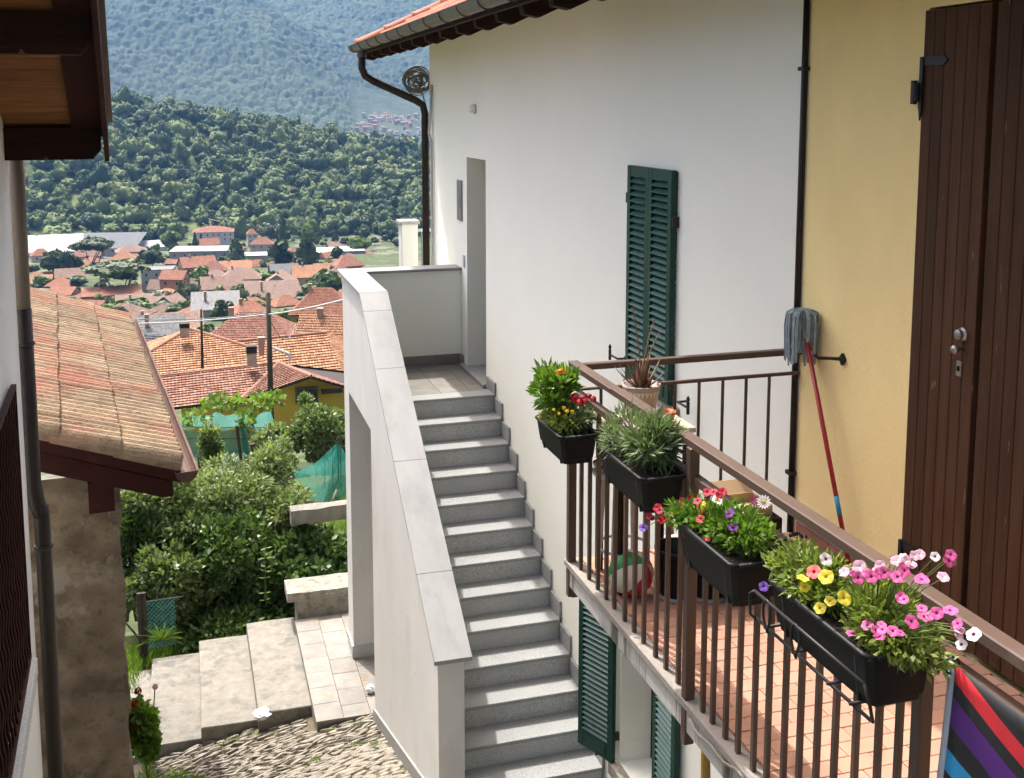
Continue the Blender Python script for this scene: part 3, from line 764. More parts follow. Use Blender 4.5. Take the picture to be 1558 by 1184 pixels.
# ------------------------------------------------------------------ left house: eave, wall, window grille, pipe
LA = math.radians(3.0)
lh = thing("left_house", "white house across the alley with overhanging timber eave and red window grille", "house", (-0.94, 6.42, -5.6), LA)
LM = OM[lh.name]
def Lm(mb, name, m, smooth=False, par=None):
    """mesh given in the left house frame: x towards the alley, y along the alley, z world"""
    o = mb.mesh(name, m, smooth)
    for v in o.vertices: v.co.z += 5.6
    return link(name, o, par or lh)
Lm(MB().box(-4, 0, -2.3, 0, -6.2, 0.2), "wall", WHITE_OLD)
sl = 0.42
zp = lambda y: -0.10 + sl*(-y)      # underside of the boards along the slope
YV0, YV1 = -2.6, 0.06
for y in (0.0, -1.22, -2.44):
    h = 0.175
    b = MB().prism([(-0.5,y-0.07,zp(y)-h-0.0),(0.44,y-0.07,zp(y)-h),(0.485,y-0.07,zp(y)-h+0.05),(0.485,y-0.07,zp(y)-0.002),(-0.5,y-0.07,zp(y)-0.002)], (0,0.14,0))
    Lm(b, "purlin", TIMBER_D)
    Lm(MB().prism([(0.19,y-0.072,zp(y)-h-0.001),(0.22,y-0.072,zp(y)-h-0.001),(0.205,y-0.072,zp(y)-h+0.02)], (0,0.02,0)), "notch", TIMBER)
bw = 0.125; y = YV1
k = 0
while y > YV0:
    a, b_ = y, y - bw + 0.004
    Lm(MB().add([(-0.6,a,zp(a)),(0.5,a,zp(a)),(0.5,b_,zp(b_)),(-0.6,b_,zp(b_)),(-0.6,a,zp(a)+.02),(0.5,a,zp(a)+.02),(0.5,b_,zp(b_)+.02),(-0.6,b_,zp(b_)+.02)],
       [(0,3,2,1),(4,5,6,7),(0,1,5,4),(1,2,6,5),(2,3,7,6),(3,0,4,7)]), "soffit_board", TIMBER); y -= bw
Lm(MB().add([(x_,y_,zp(y_)+dz) for x_ in (0.50,0.525) for y_, dz in ((YV1+.02,-0.16),(YV0,-0.16),(YV0,0.10),(YV1+.02,0.10))], [(0,1,2,3),(7,6,5,4),(0,4,5,1),(1,5,6,2),(2,6,7,3),(3,7,4,0)]), "verge_board", MAROON)
Lm(MB().add([(x_,y_,zp(y_)+dz) for x_ in (0.34,0.50) for y_, dz in ((YV1,-0.03),(YV0,-0.03),(YV0,-0.004),(YV1,-0.004))], [(0,1,2,3),(7,6,5,4),(0,4,5,1),(1,5,6,2),(2,6,7,3),(3,7,4,0)]), "verge_soffit_board", MAROON)
Lm(MB().add([(x_,y_,zp(y_)+dz) for x_ in (0.515,0.55) for y_, dz in ((YV1+.03,0.06),(YV0,0.06),(YV0,0.125),(YV1+.03,0.125))], [(0,1,2,3),(7,6,5,4),(0,4,5,1),(1,5,6,2),(2,6,7,3),(3,7,4,0)]), "verge_flashing", GUTTER)
Lm(MB().add([(-4,YV1+.05,zp(YV1)+.10),(0.54,YV1+.05,zp(YV1)+.10),(0.54,YV0,zp(YV0)+.10),(-4,YV0,zp(YV0)+.10),(-4,YV1+.05,zp(YV1)+.025),(0.49,YV1+.05,zp(YV1)+.025),(0.49,YV0,zp(YV0)+.025),(-4,YV0,zp(YV0)+.025)],
   [(0,1,2,3),(7,6,5,4),(0,4,5,1),(1,5,6,2),(2,6,7,3),(3,7,4,0)]), "roof", roofmat("left_roof_tiles",(0.2,.09,.05),(0.34,.17,.1)))
# window grille
gr = Lm(MB().bbox(0.06,0.085,-0.75,-0.10,-1.66,-1.63,.003), "window_grille", MAROON)
GY0, GY1, GZ0, GZ1 = -2.1, -0.50, -2.87, -1.41
gb = MB(); gb.box(0.010,0.036,GY0,GY1,GZ1-0.012,GZ1+0.012); gb.box(0.010,0.036,GY0,GY1,GZ0-0.012,GZ0+0.012); gb.box(0.011,0.035,GY1-0.02,GY1,GZ0+.012,GZ1-.012); gb.box(0.011,0.035,GY0,GY0+.02,GZ0+.012,GZ1-.012)
bpy.data.objects.remove(gr); gr = Lm(gb, "window_grille", MAROON)
n = 15
for i in range(n):
    y = GY0 + (GY1-GY0)*(i+0.5)/n; pts = []; 
    for k in range(30):
        zz = GZ0 + (GZ1-GZ0)*k/29
        pts.append((0.022+0.006*math.sin(k*1.6+i), y+0.007*math.sin(k*1.6+i*1.3), zz))
    Lm(MB().tube(pts, 0.0075, 5), "grille_bar", MAROON, True, gr)
Lm(MB().box(-0.05,0.004,GY0+0.05,GY1-0.02,GZ0+0.03,GZ1-0.03), "window", GLASSD)
Lm(MB().bbox(0.0,0.06,GY0-0.03,GY1+0.03,GZ0-0.12,GZ0-0.03,.004), "window_sill", GRANITE_R)
# downpipe on the far corner
pg = mat("faded_pipe", (0.13,0.105,0.085), 0.5, 0.15, 3)
dpl = Lm(MB().tube([(0.035,0.20,-0.10),(0.025,0.20,-1.15)], 0.042, 12), "downpipe", pg, True)
Lm(MB().tube([(0.025,0.20,-1.13),(0.025,0.20,-2.15),(0.040,0.20,-2.28),(0.065,0.20,-2.36)], 0.047, 12), "lower_downpipe", BROWN_PIPE, True)
Lm(MB().tube([(0.060,0.20,-2.30),(0.065,0.20,-2.42),(0.065,0.20,-6.0)], 0.045, 12), "foot_pipe", BROWN_PIPE, True)
for z in (-1.33,-2.55): Lm(MB().lathe([(0.052,-.012),(0.056,0),(0.052,.012)],(0.025 if z>-2 else .065,0.20,z),12), "pipe_clip", IRON)
Lm(MB().tube([(-2,0.16,-0.02),(0.30,0.16,-0.06)], 0.06, 10), "gutter", GUTTER, True)
Lm(MB().box(-4,0.0,0.0,0.12,-6.2,-0.2), "corner_wall", WHITE_OLD)

# ------------------------------------------------------------------ stone shed with old tiled roof
SA = math.radians(6.2)
shed = thing("stone_shed", "old stone shed with weathered clay tile roof and maroon fascia", "shed", (-0.14, 7.42, -6.0), SA)
def Sm(mb, name, m, smooth=False, par=None, M=None):
    o = mb.mesh(name, m, smooth)
    for v in o.vertices: v.co.z += 6.0
    return link(name, o, par or shed)
ssl = 0.385
sz = lambda x: -2.40 + ssl*(-x)        # tile bed height, x<=0 towards the left
LEN = 5.75
OLDST = mat("old_render", (0.21,0.165,0.108), 1.0, 0.4, 14, bump=1.0, bs=34, col2=(0.105,0.082,0.054), c2s=7.0, c2t=(0.45,0.62), col3=(0.27,0.24,0.19), c3s=2.2, c3t=(0.57,0.62))
b = MB()
NX, NZ = 14, 44
X0_, X1_, Z0_, Z1_ = -2.3, -0.365, -6.3, -2.42
vv = []
for j in range(NZ+1):
    for i in range(NX+1):
        x = X0_ + (X1_-X0_)*i/NX; z = Z0_ + (Z1_-Z0_)*j/NZ
        if z > sz(x)-0.1: z = sz(x)-0.1
        xx = x + (0.012*math.sin(z*9)+0.008*math.sin(z*23+1) if i == NX else 0)
        vv.append((xx, 0.12 + 0.022*hash_noise(x*3, z*3, 2.1) + 0.008*rnd.random(), z))
b.add(vv, [(j*(NX+1)+i, j*(NX+1)+i+1, (j+1)*(NX+1)+i+1, (j+1)*(NX+1)+i) for j in range(NZ) for i in range(NX)])
o1 = len(b.v)
ed = [vv[j*(NX+1)+NX] for j in range(NZ+1)]
b.add(ed + [(e[0]-0.0, LEN-0.1, e[2]) for e in ed], [(j, NZ+1+j, NZ+2+j, j+1) for j in range(NZ)])
Sm(b, "wall", OLDST, True)
Sm(MB().prism([(0.0,0.0,sz(0)-0.02),(-2.3,0,sz(-2.3)-0.02),(-2.3,0,sz(-2.3)-0.08),(0.0,0,sz(0)-0.08)], (0,LEN,0)), "roof_boards", TIMBER_D)
Sm(MB().prism([(0.02,-0.045,sz(0)-0.01),(-2.3,-0.045,sz(-2.3)-0.0),(-2.3,-0.045,sz(-2.3)-0.10),(0.02,-0.045,sz(0)-0.10)], (0,0.03,0)), "verge_board", MAROON)
Sm(MB().prism([(-0.03,-0.01,sz(0)-0.10),(-2.3,-0.01,sz(-2.3)-0.10),(-2.3,-0.01,sz(-2.3)-0.265),(-0.10,-0.01,sz(-.10)-0.235),(-0.03,-0.01,sz(0)-0.20)], (0,0.04,0)), "barge_board", MAROON)
Sm(MB().box(-0.56,-0.40,0.03,0.40,-2.66,-2.45), "purlin", MAROON)
SHT = mat("weathered_tile", (0.25,0.185,0.118), 0.95, 0.25, 7, bump=0.5, bs=60, orand=0.18, col2=(0.27,0.115,0.078), c2s=1.3, c2t=(0.48,0.66), col3=(0.12,0.092,0.066), c3s=13, c3t=(0.56,0.72))
tms = [tile_mesh("roof_tile", 0.222, 0.42, SHT, amp=0.068, th=0.012, nx=16, pw=0.9) for _ in range(1)]
sth = -math.atan(ssl)
nt_ = int(LEN/0.222)
for r in range(6):
    x0 = -0.0 - r*0.375
    for i in range(nt_):
        y = 0.06 + i*0.222
        # local +x of the tile must climb towards -x: turn by 180 deg
        link("roof_tile", tms[0], shed, OM[shed.name] @ T((x0+rnd.uniform(-.008,.008), y, sz(x0)+6.0+rnd.uniform(-.008,.008)), rz=math.pi+rnd.uniform(-.025,.025)) @ Matrix.Rotation(sth, 4, 'Y'))
# gutter along the eave
GR = mat("old_brown_gutter", (0.095,0.052,0.040), 0.75, 0.2, 4, col2=(0.14,0.095,0.075), c2s=3, c2t=(.55,.7))
g = MB(); R0 = 0.072; gx, gz = 0.055, sz(0)-0.02
sec = [(gx + R0*math.cos(a), gz + R0*math.sin(a)) for a in np.linspace(math.pi, 2*math.pi, 9)] + [(gx+R0+0.01, gz+0.006)]
inn = [(gx+(a-gx)*0.94, gz+(c-gz)*0.94+0.002) for a, c in sec[::-1]]
for ya, yb in ((-0.08,1.9),(1.905,3.9),(3.905,LEN)):
    g = MB(); g.loft([[(a, yy, c) for a, c in sec+inn] for yy in (ya, yb)])
    Sm(g, "gutter", GR)
Sm(MB().prism([(a, -0.085, c) for a, c in sec], (0,0.006,0)), "gutter_end", GR)
# ------------------------------------------------------------------ plants: leaf and flower builders
def leafcloud(P, D, Ln, Wd, lift=0.15, seed=0):
    """one folded leaf per point: base P, axis D, length Ln, width Wd"""
    r = np.random.default_rng(seed); P = np.asarray(P, float); D = np.asarray(D, float)
    D = D / np.linalg.norm(D, axis=1, keepdims=True)
    A = r.normal(size=P.shape); S = np.cross(D, A); S /= np.maximum(np.linalg.norm(S, axis=1, keepdims=True), 1e-6)
    Nn = np.cross(S, D)
    Ln = np.broadcast_to(np.asarray(Ln, float).reshape(-1,1), (len(P),1)); Wd = np.broadcast_to(np.asarray(Wd, float).reshape(-1,1), (len(P),1))
    mid = P + D*Ln*0.48
    V = np.stack([P, mid + S*Wd*0.5 + Nn*Wd*lift, P + D*Ln, mid - S*Wd*0.5 + Nn*Wd*lift], axis=1).reshape(-1,3)
    F = np.arange(len(P)*4).reshape(-1,4)
    return V, F
def ball_pts(n, c, r, seed, inner=0.35, up=None):
    g = np.random.default_rng(seed); d = g.normal(size=(n,3)); d /= np.linalg.norm(d, axis=1, keepdims=True)
    if up is not None: d[:,2] = np.abs(d[:,2])*(1-up) + d[:,2]*up
    k = (inner + (1-inner)*g.random((n,1))**0.6)
    return np.asarray(c) + d*np.asarray(r)*k, d
def lumpy(n, c, r, seed, lumps=14, ls=0.42, inner=0.5):
    """points on clumps spread through a crown: (points, outward directions)"""
    g = np.random.default_rng(seed)
    cc, cd = ball_pts(lumps, (0,0,0), (0.72,0.72,0.72), seed+1, 0.35)
    k = g.integers(0, lumps, n); q, d = ball_pts(n, (0,0,0), (ls,ls,ls*0.8), seed+2, inner)
    p = cc[k]*1.0 + q*(0.75+0.5*g.random(lumps)[k][:,None])
    return np.asarray(c) + p*np.asarray(r), d*0.7 + cd[k]*0.5

def petunia(name, col, throat, w=1.0):
    b = MB(); n = 20; v = [(0,0,-0.55)]; 
    for k in range(n):
        a = 2*math.pi*k/n; v.append((0.10*math.cos(a), 0.10*math.sin(a), -0.16))
    for k in range(n):
        a = 2*math.pi*k/n; s = 0.27 + 0.03*math.cos(5*a); v.append((s*math.cos(a), s*math.sin(a), -0.01))
    for k in range(n):
        a = 2*math.pi*k/n; s = 0.88 + 0.12*abs(math.cos(2.5*a))**0.7; v.append((s*math.cos(a), s*math.sin(a), -0.02 + 0.10*math.sin(5*a)))
    fs = []
    for k in range(n):
        j = (k+1) % n
        b.add([v[0], v[1+k], v[1+j]], [(0,1,2)], 1)
        b.add([v[1+k], v[1+n+k], v[1+n+j], v[1+j]], [(0,1,2,3)], 1)
        b.add([v[1+n+k], v[1+2*n+k], v[1+2*n+j], v[1+n+j]], [(0,1,2,3)], 0)
    me = b.mesh(name, [col, throat], True)
    import bmesh
    bm_ = bmesh.new(); bm_.from_mesh(me); bmesh.ops.remove_doubles(bm_, verts=bm_.verts, dist=1e-5); bm_.to_mesh(me); bm_.free()
    return me
def daisy(name, col, cen):
    b = MB(); n = 14
    for k in range(n):
        a = 2*math.pi*k/n; u = Vector((math.cos(a), math.sin(a), 0)); s = Vector((-math.sin(a), math.cos(a), 0))
        b.add([tuple(u*0.2), tuple(u*0.7+s*0.16+Vector((0,0,.08))), tuple(u*1.0+Vector((0,0,.02))), tuple(u*0.7-s*0.16+Vector((0,0,.08)))], [(0,3,2,1)], 0)
    b.lathe([(0.26,0.0),(0.24,0.08),(0.12,0.14),(0.01,0.15)], (0,0,0), 10, 1)
    return b.mesh(name, [col, cen])
def ballflower(name, col, cen, n=40, seed=5):
    b = MB(); g = np.random.default_rng(seed)
    p, d = ball_pts(n, (0,0,0), (0.85,0.85,0.55), seed, 0.6)
    for q, dd in zip(p, d):
        dd = Vector(dd).normalized(); s = dd.orthogonal().normalized()*0.32; t = dd.cross(s)
        q = Vector(q); b.add([tuple(q-s), tuple(q-t), tuple(q+s+dd*0.1), tuple(q+t)], [(0,1,2,3)], 0 if g.random() > .12 else 1)
    return b.mesh(name, [col, cen])
def fcol(name, c, tr=0.25): return leafmat("petal_"+name, tuple(v*0.62 for v in lin(c)), tuple(v*0.82 for v in lin(c)), tr, 0.6, 8.0)
PINK = fcol("pink", (0.72,0.12,0.36)); LPINK = fcol("pale_pink", (0.78,0.45,0.58)); WHT = fcol("white", (0.82,0.78,0.78)); YEL = fcol("yellow", (0.80,0.66,0.06))
RED = fcol("red", (0.50,0.008,0.012)); CRIM = fcol("crimson", (0.46,0.008,0.035)); PUR = fcol("purple", (0.28,0.05,0.42)); ORG = fcol("orange", (0.75,0.22,0.02)); VIO = fcol("violet", (0.22,0.10,0.55))
DKM = fcol("dark_magenta", (0.16,0.01,0.06)); COR = fcol("coral", (0.72,0.12,0.12)); DEEP = fcol("throat", (0.30,0.03,0.14)); GOLD = fcol("gold", (0.62,0.42,0.03))
FM = {"pink": petunia("flower", PINK, DEEP), "pale": petunia("flower", LPINK, WHT), "white": petunia("flower", WHT, DEEP), "yellow": petunia("flower", YEL, GOLD), "red": petunia("flower", RED, DKM),
      "crimson": petunia("flower", CRIM, DKM), "coral": petunia("flower", COR, RED), "violet": petunia("flower", VIO, DKM),
      "dpurple": daisy("flower", PUR, DKM), "dwhite": daisy("flower", WHT, GOLD), "ddark": daisy("flower", DKM, DKM), "marigold": ballflower("flower", ORG, YEL), "ymarigold": ballflower("flower", YEL, ORG), "redball": ballflower("flower", RED, DKM)}
STEM = leafmat("stem_green", (0.05,0.085,0.02), (0.10,0.15,0.04), 0.0)

def flower(parent, kind, pos, size, nrm):
    n = Vector(nrm).normalized()
    q = n.to_track_quat('Z', 'Y').to_matrix().to_4x4()
    M = Matrix.Translation(pos) @ q @ Matrix.Rotation(rnd.uniform(0,6.28),4,'Z') @ Matrix.Diagonal((size,size,size*0.9,1))
    return link("flower", FM[kind], parent, M)
def potted(name, label, cat, base, cen, rad, n, ll, lw, lm, seed, spread=0.6, stems=10, droop=0.0, grp=None):
    """leafy plant rooted at base, leaves through an ellipsoid at cen"""
    t = thing(name, label, cat, base, 0, grp)
    g = np.random.default_rng(seed)
    p, d = lumpy(n, cen, rad, seed, 16, 0.45, 0.3)
    p[:,2] = np.maximum(p[:,2], base[2]-droop+0.005*g.random(n))
    ax = d*spread*1.2 + np.array([0,0,0.35]) + g.normal(size=d.shape)*0.5
    V, F = leafcloud(p, ax, ll*(0.6+0.8*g.random(n)), lw*(0.7+0.6*g.random(n)), 0.18, seed)
    link("foliage", npmesh("foliage", V - np.array(base), F, lm), t)
    sm = MB()
    for k in range(stems):
        e = Vector(p[int(g.integers(0,n))]); b = Vector(base) + Vector((g.normal()*0.02, g.normal()*rad[1]*0.35, -0.02)); m_ = (b+e)/2 + Vector((g.normal()*.01,g.normal()*.01,0.01))
        sm.tube([b, m_, e], [0.0032,0.0026,0.0014], 5)
    sm.build("stems", STEM, t)
    return t
G_BRIGHT = leafmat("leaf_bright", (0.055,0.13,0.016), (0.16,0.26,0.035), 0.35)
G_MID = leafmat("leaf_mid", (0.035,0.085,0.018), (0.10,0.17,0.04), 0.3)
G_GREY = leafmat("leaf_greygreen", (0.05,0.095,0.035), (0.22,0.28,0.14), 0.25)
G_LIME = leafmat("leaf_lime", (0.08,0.13,0.022), (0.26,0.31,0.07), 0.35)
G_DARK = leafmat("leaf_dark", (0.015,0.04,0.010), (0.05,0.09,0.022), 0.25)
ALOE = mat("aloe_leaf", (0.17,0.075,0.05), 0.5, 0.3, 12, col2=(0.07,0.085,0.035), c2s=9, c2t=(.5,.6))

# ------------------------------------------------------------------ planters on the railing
def planter(label, x0, x1, y0, y1, zr, h, group="black balcony flower boxes"):
    t = thing("flower_box", label, "planter", ((x0+x1)/2, (y0+y1)/2, zr-h), 0, group)
    b = MB(); i, e, w = 0.030, 0.022, 0.006
    def ring(x0, x1, y0, y1, z, r=0.015):
        return [(x0+r,y0,z),(x1-r,y0,z),(x1,y0+r,z),(x1,y1-r,z),(x1-r,y1,z),(x0+r,y1,z),(x0,y1-r,z),(x0,y0+r,z)]
    zb = zr - h
    b.loft([ring(x0+i,x1-i,y0+e,y1-e,zb), ring(x0+i-.002,x1-i+.002,y0+e-.002,y1-e+.002,zb+0.018), ring(x0+i-.008,x1-i+.008,y0+e-.008,y1-e+.008,zb+0.022),
            ring(x0+.008,x1-.008,y0+.008,y1-.008,zr-0.022), ring(x0+.008,x1-.008,y0+.008,y1-.008,zr-0.012), ring(x0+w+.008,x1-w-.008,y0+w+.008,y1-w-.008,zr-0.012), ring(x0+w+.010,x1-w-.010,y0+w+.010,y1-w-.010,zr-0.05)], cap=True)
    b.build("box", BLACKPL, t)
    rm = MB(); pts = ring(x0+.004,x1-.004,y0+.004,y1-.004,zr-0.006,0.02); rm.tube(pts+[pts[0]], 0.0085, 8)
    rm.build("rim", BLACKPL, t, True)
    MB().bbox(x0+.016, x1-.016, y0+.016, y1-.016, zr-0.06, zr-0.020, 0.004).build("soil", SOIL, t)
    return t
PB = [("flower_box", 1.545, 1.735, 4.42, 4.80, -1.455, 0.135, "black flower box at the railing corner holding marigolds and red blooms"),
      ("flower_box", 1.545, 1.735, 3.52, 3.98, -1.345, 0.14, "black flower box with narrow leaved green plants, hung before the middle post"),
      ("flower_box", 1.545, 1.735, 2.83, 3.24, -1.385, 0.145, "black flower box with red and yellow petunias and purple daisies"),
      ("flower_box", 1.540, 1.750, 2.135, 2.62, -1.325, 0.145, "black flower box full of pink and yellow petunias in a wire holder")]
BOX = []
for nm, x0, x1, y0, y1, zr, h, lb in PB: BOX.append(planter(lb, x0, x1, y0, y1, zr, h))
# brackets that hang the boxes on the rail
for t, (nm, x0, x1, y0, y1, zr, h, lb) in zip(BOX, PB):
    for y in (y0+0.07, y1-0.07):
        MB().tube([(x0+0.01,y,zr-0.02),(x0+.03,y,zr-h-0.008),(x1-.03,y,zr-h-0.008),(x1+0.006,y,zr+0.01),(XR-0.035,y,ZT-0.02),(XR-0.034,y,ZT+0.004),(XR+0.034,y,ZT+0.004)] if False else [(x0+0.012,y,zr-0.03),(x0+.028,y,zr-h-0.006),(x1-.028,y,zr-h-0.006),(x1+0.003,y,zr+0.0)], 0.0045, 6).build("hanger", IRON, t, True)
hk = MB().tube([onx(1188,838,1.74), onx(1190,826,1.745), onx(1200,816,1.76), onx(1214,813,1.79), onx(1222,818,1.81), onx(1228,817,1.82)], 0.006, 6)
hk.build("rail_hook", IRON, BOX[2], True)
# wire holder of the near box
wr = MB(); xo = 1.527
L0 = onx(1178,928,xo); L1 = onx(1290,1008,xo)
wr.tube([(xo,2.66,-1.385),(xo,2.13,-1.385)], 0.005, 6)
wr.tube([(xo+.01,2.66,-1.47),(xo+.03,2.14,-1.49)], 0.005, 6)
for y in (2.62, 2.47, 2.30, 2.20): wr.tube([(xo+.01,y,-1.478),(1.75,y,-1.478)], 0.0045, 6)
for y0 in (2.61, 2.46):
    wr.tube([(xo-.002, y0+0.035*math.sin(a)-0.05*k/14, -1.43+0.05*math.cos(a)) for k, a in enumerate(np.linspace(-2.4,2.6,15))], 0.0042, 6)
wr.tube([(xo,2.66,-1.385),(xo-.004,2.68,-1.40),(xo-.004,2.675,-1.46),(xo+.01,2.66,-1.475)], 0.0045, 6)
wr.tube([(xo,2.13,-1.385),(xo+.01,2.12,-1.43),(xo+.03,2.13,-1.49)], 0.0045, 6)
wr.build("wire_holder", IRON, BOX[3], True)

def zpx(o, s): return lambda a, b: (o[0]+a*s, o[1]+b*s)
camdir = lambda p: (-Vector(p)).normalized()
def put(parent, kind, px, x, size, upw=0.55, jit=0.6, extra=True):
    if extra and kind in ('pink','pale','crimson','red') and rnd.random() < .75:
        put(parent, kind, (px[0]+rnd.uniform(-13,13), px[1]+rnd.uniform(-9,9)), x+rnd.uniform(-.01,.03), size*.82, upw, jit, False)
    p = onx(px[0], px[1], x); p = p*(1-0.075/p.length)
    n = camdir(p)*0.8 + Vector((rnd.uniform(-jit,jit), rnd.uniform(-jit,jit), upw+rnd.uniform(-.2,.3)))
    r_ = OM[parent.name].translation; e_ = r_.lerp(p, .35); e_.z = max(e_.z, r_.z); m_ = e_.lerp(p, .6) + Vector((0,0,.012)); nn_ = Vector(n).normalized()
    MB().tube([e_, m_, p - nn_*size*.5], [.0016,.0013,.0011], 4).build("flower_stem", STEM, parent)
    return flower(parent, kind, p, size*rnd.uniform(.72,1.15), n)
# box 1
z4 = zpx((800,520), 0.2364)
t = potted("marigold_plant", "bushy bright green marigold plant with orange bloom at the railing corner", "plant", (1.62,4.70,-1.48), (1.61,4.66,-1.31), (0.10,0.11,0.13), 620, 0.055, 0.022, G_BRIGHT, 21)
for q in ((235,185),(212,192),(140,215)): put(t, "marigold" if q[0]>150 else "ymarigold", z4(*q), 1.60, 0.022)
t = potted("blanket_flower", "low plant with round red blooms in the corner flower box", "plant", (1.68,4.52,-1.48), (1.68,4.55,-1.40), (0.07,0.09,0.07), 520, 0.034, 0.009, G_GREY, 22)
for q in ((365,365),(402,352),(380,388),(310,365),(435,372),(345,395)): put(t, "redball", z4(*q), 1.66, 0.021)
t = potted("yellow_bidens", "sprawling olive plant with small yellow blooms spilling over the box end", "plant", (1.60,4.55,-1.48), (1.60,4.60,-1.42), (0.075,0.16,0.05), 620, 0.030, 0.008, G_LIME, 23, droop=0.03)
for q in ((90,460),(215,465),(245,430),(265,450),(90,487),(180,440),(70,430),(300,455)): put(t, "ymarigold", z4(*q), 1.575, 0.012)
# box 2
t = potted("narrow_leaf_plant", "dense plant with long narrow green leaves in the second flower box", "plant", (1.645,3.62,-1.37), (1.65,3.68,-1.265), (0.10,0.13,0.10), 1300, 0.058, 0.010, G_GREY, 24, 0.8)
t = potted("pink_dianthus", "grey green tufted plant with tiny pale pink buds", "plant", (1.63,3.88,-1.37), (1.62,3.88,-1.28), (0.085,0.10,0.10), 900, 0.045, 0.007, G_GREY, 25, 0.7)
for q in ((560,575),(690,545),(640,530),(720,560),(540,600),(610,545)): put(t, "pale", z4(*q), 1.62, 0.010)
# box 3
z5 = zpx((960,720), 0.2196)
t = potted("red_petunia", "trailing petunia with red blooms hanging past the box end", "plant", (1.62,3.16,-1.41), (1.60,3.22,-1.375), (0.075,0.15,0.065), 800, 0.028, 0.012, G_BRIGHT, 26, droop=0.06)
for q, k in (((185,245),"crimson"),((285,230),"crimson"),((350,228),"crimson"),((235,320),"red"),((290,275),"red"),((385,420),"crimson"),((455,365),"crimson"),((480,320),"red"),((125,300),"crimson"),((85,380),"violet"),((525,135),"crimson"),((610,155),"crimson"),((460,195),"crimson"),((500,475),"crimson")):
    put(t, k, z5(*q), 1.575+rnd.uniform(0,.05), 0.0175)
t = potted("cape_daisy", "leafy green daisy plant with purple and white flowers in the third box", "plant", (1.65,2.98,-1.41), (1.65,2.99,-1.345), (0.09,0.14,0.085), 1500, 0.030, 0.014, G_BRIGHT, 27)
for q, k, s in (((680,280),"dpurple",.021),((708,375),"dpurple",.021),((870,200),"ddark",.022),((920,203),"dwhite",.02),((600,190),"dwhite",.03),((490,250),"ymarigold",.019),((515,232),"ymarigold",.017),((560,290),"marigold",.010),((505,330),"redball",.016),((540,415),"marigold",.009),((530,345),"redball",.014)):
    put(t, k, z5(*q), 1.64, s)
# box 4
z6 = zpx((1140,820), 0.3074)
t = potted("pink_petunia", "spreading petunia thick with pink trumpet blooms in the wire held box", "plant", (1.65,2.27,-1.35), (1.67,2.215,-1.285), (0.135,0.20,0.085), 2900, 0.027, 0.011, G_LIME, 28, droop=0.05)
for q in ((505,468),(585,428),(655,425),(645,485),(712,458),(805,412),(868,388),(855,345),(928,370),(995,355),(1030,422),(765,302),(855,202),(770,160),(735,190),(605,190),(540,195),(580,170),(670,170)):
    put(t, "pink", z6(*q), 1.585+0.09*max(0,(400-q[1])/400)+rnd.uniform(0,.03), 0.0160)
for q, k in (((470,165),"pale"),((545,140),"pale"),((640,160),"pale"),((780,110),"pale"),((820,85),"pale"),((730,110),"pale"),((920,90),"white"),((990,108),"pink"),((960,190),"pale"),((1110,475),"white"),((1050,525),"white"),((1040,450),"pale")):
    put(t, k, z6(*q), 1.60+0.12*max(0,(400-q[1])/400), 0.0165)
t = potted("yellow_petunia", "lime green petunia with yellow trumpets at the far end of the wire held box", "plant", (1.63,2.52,-1.35), (1.62,2.49,-1.295), (0.095,0.17,0.08), 1900, 0.028, 0.011, G_LIME, 29, droop=0.04)
for q, k in (((275,240),"yellow"),((265,195),"yellow"),((380,190),"yellow"),((470,295),"yellow"),((400,310),"yellow"),((350,345),"yellow"),((320,165),"coral"),((72,238),"violet"),((380,103),"white")):
    put(t, k, z6(*q), 1.58, 0.0185)

# ------------------------------------------------------------------ things on the terrace
FL = -2.222
TBZ = -1.455
# small table
TBX, TBY = 2.005, 4.56
tb = thing("small_table", "small square table with pale plank top in the terrace corner", "table", (TBX,TBY,FL))
PLW = mat("pale_plank", (0.52,0.44,0.33), 0.7, 0.15, 4, stretch=(2,14,2), orand=.1)
for i in range(4): MB().bbox(TBX-0.19, TBX+0.19, TBY-0.17+i*0.085, TBY-0.088+i*0.085, TBZ-.023, TBZ, .003).build("plank", PLW, tb)
for sx in (-1,1):
    for sy in (-1,1): MB().box(TBX+sx*.16-.015, TBX+sx*.16+.015, TBY+sy*.14-.015, TBY+sy*.14+.015, FL, TBZ-.023).build("leg", TIMBER_D, tb)
MB().box(TBX-.16,TBX+.16,TBY-.15,TBY-.13,TBZ-.075,TBZ-.024).build("apron", TIMBER_D, tb)
# aloe in its pot
c = ony(976, 583, 4.58)
ap = thing("plant_pot", "tall taupe pot with pale leaf print holding a spiky aloe", "pot", (c.x, c.y, TBZ))
TAUPE = mat("taupe_pot", (0.36,0.30,0.25), 0.5, 0.05, 4)
h = c.z - TBZ
MB().lathe([(0.058,0),(0.062,0.005),(0.086,h-0.022),(0.090,h-0.02),(0.091,h),(0.084,h),(0.080,h-0.03)], (c.x,c.y,TBZ), 24).build("pot", TAUPE, ap, True)
MB().lathe([(0.079,h-0.03),(0.04,h-0.02),(0.001,h-0.018)], (c.x,c.y,TBZ), 16).build("soil", SOIL, ap)
lf = MB()
for k in range(9):
    a = -2.6 + k*0.24; rr = 0.0835; zz = TBZ + h*0.80
    u = Vector((math.cos(a), math.sin(a), 0)); s = Vector((-math.sin(a), math.cos(a), 0)); p0 = Vector((c.x,c.y,zz)) + u*rr
    lf.add([tuple(p0-s*.004-Vector((0,0,.022))), tuple(p0+s*.008+u*.0015), tuple(p0+s*.002+Vector((0,0,.024))), tuple(p0-s*.009+u*.0015)], [(0,1,2,3)])
lf.build("leaf_print", mat("cream_print",(0.62,0.57,0.48),0.6,.05), ap)
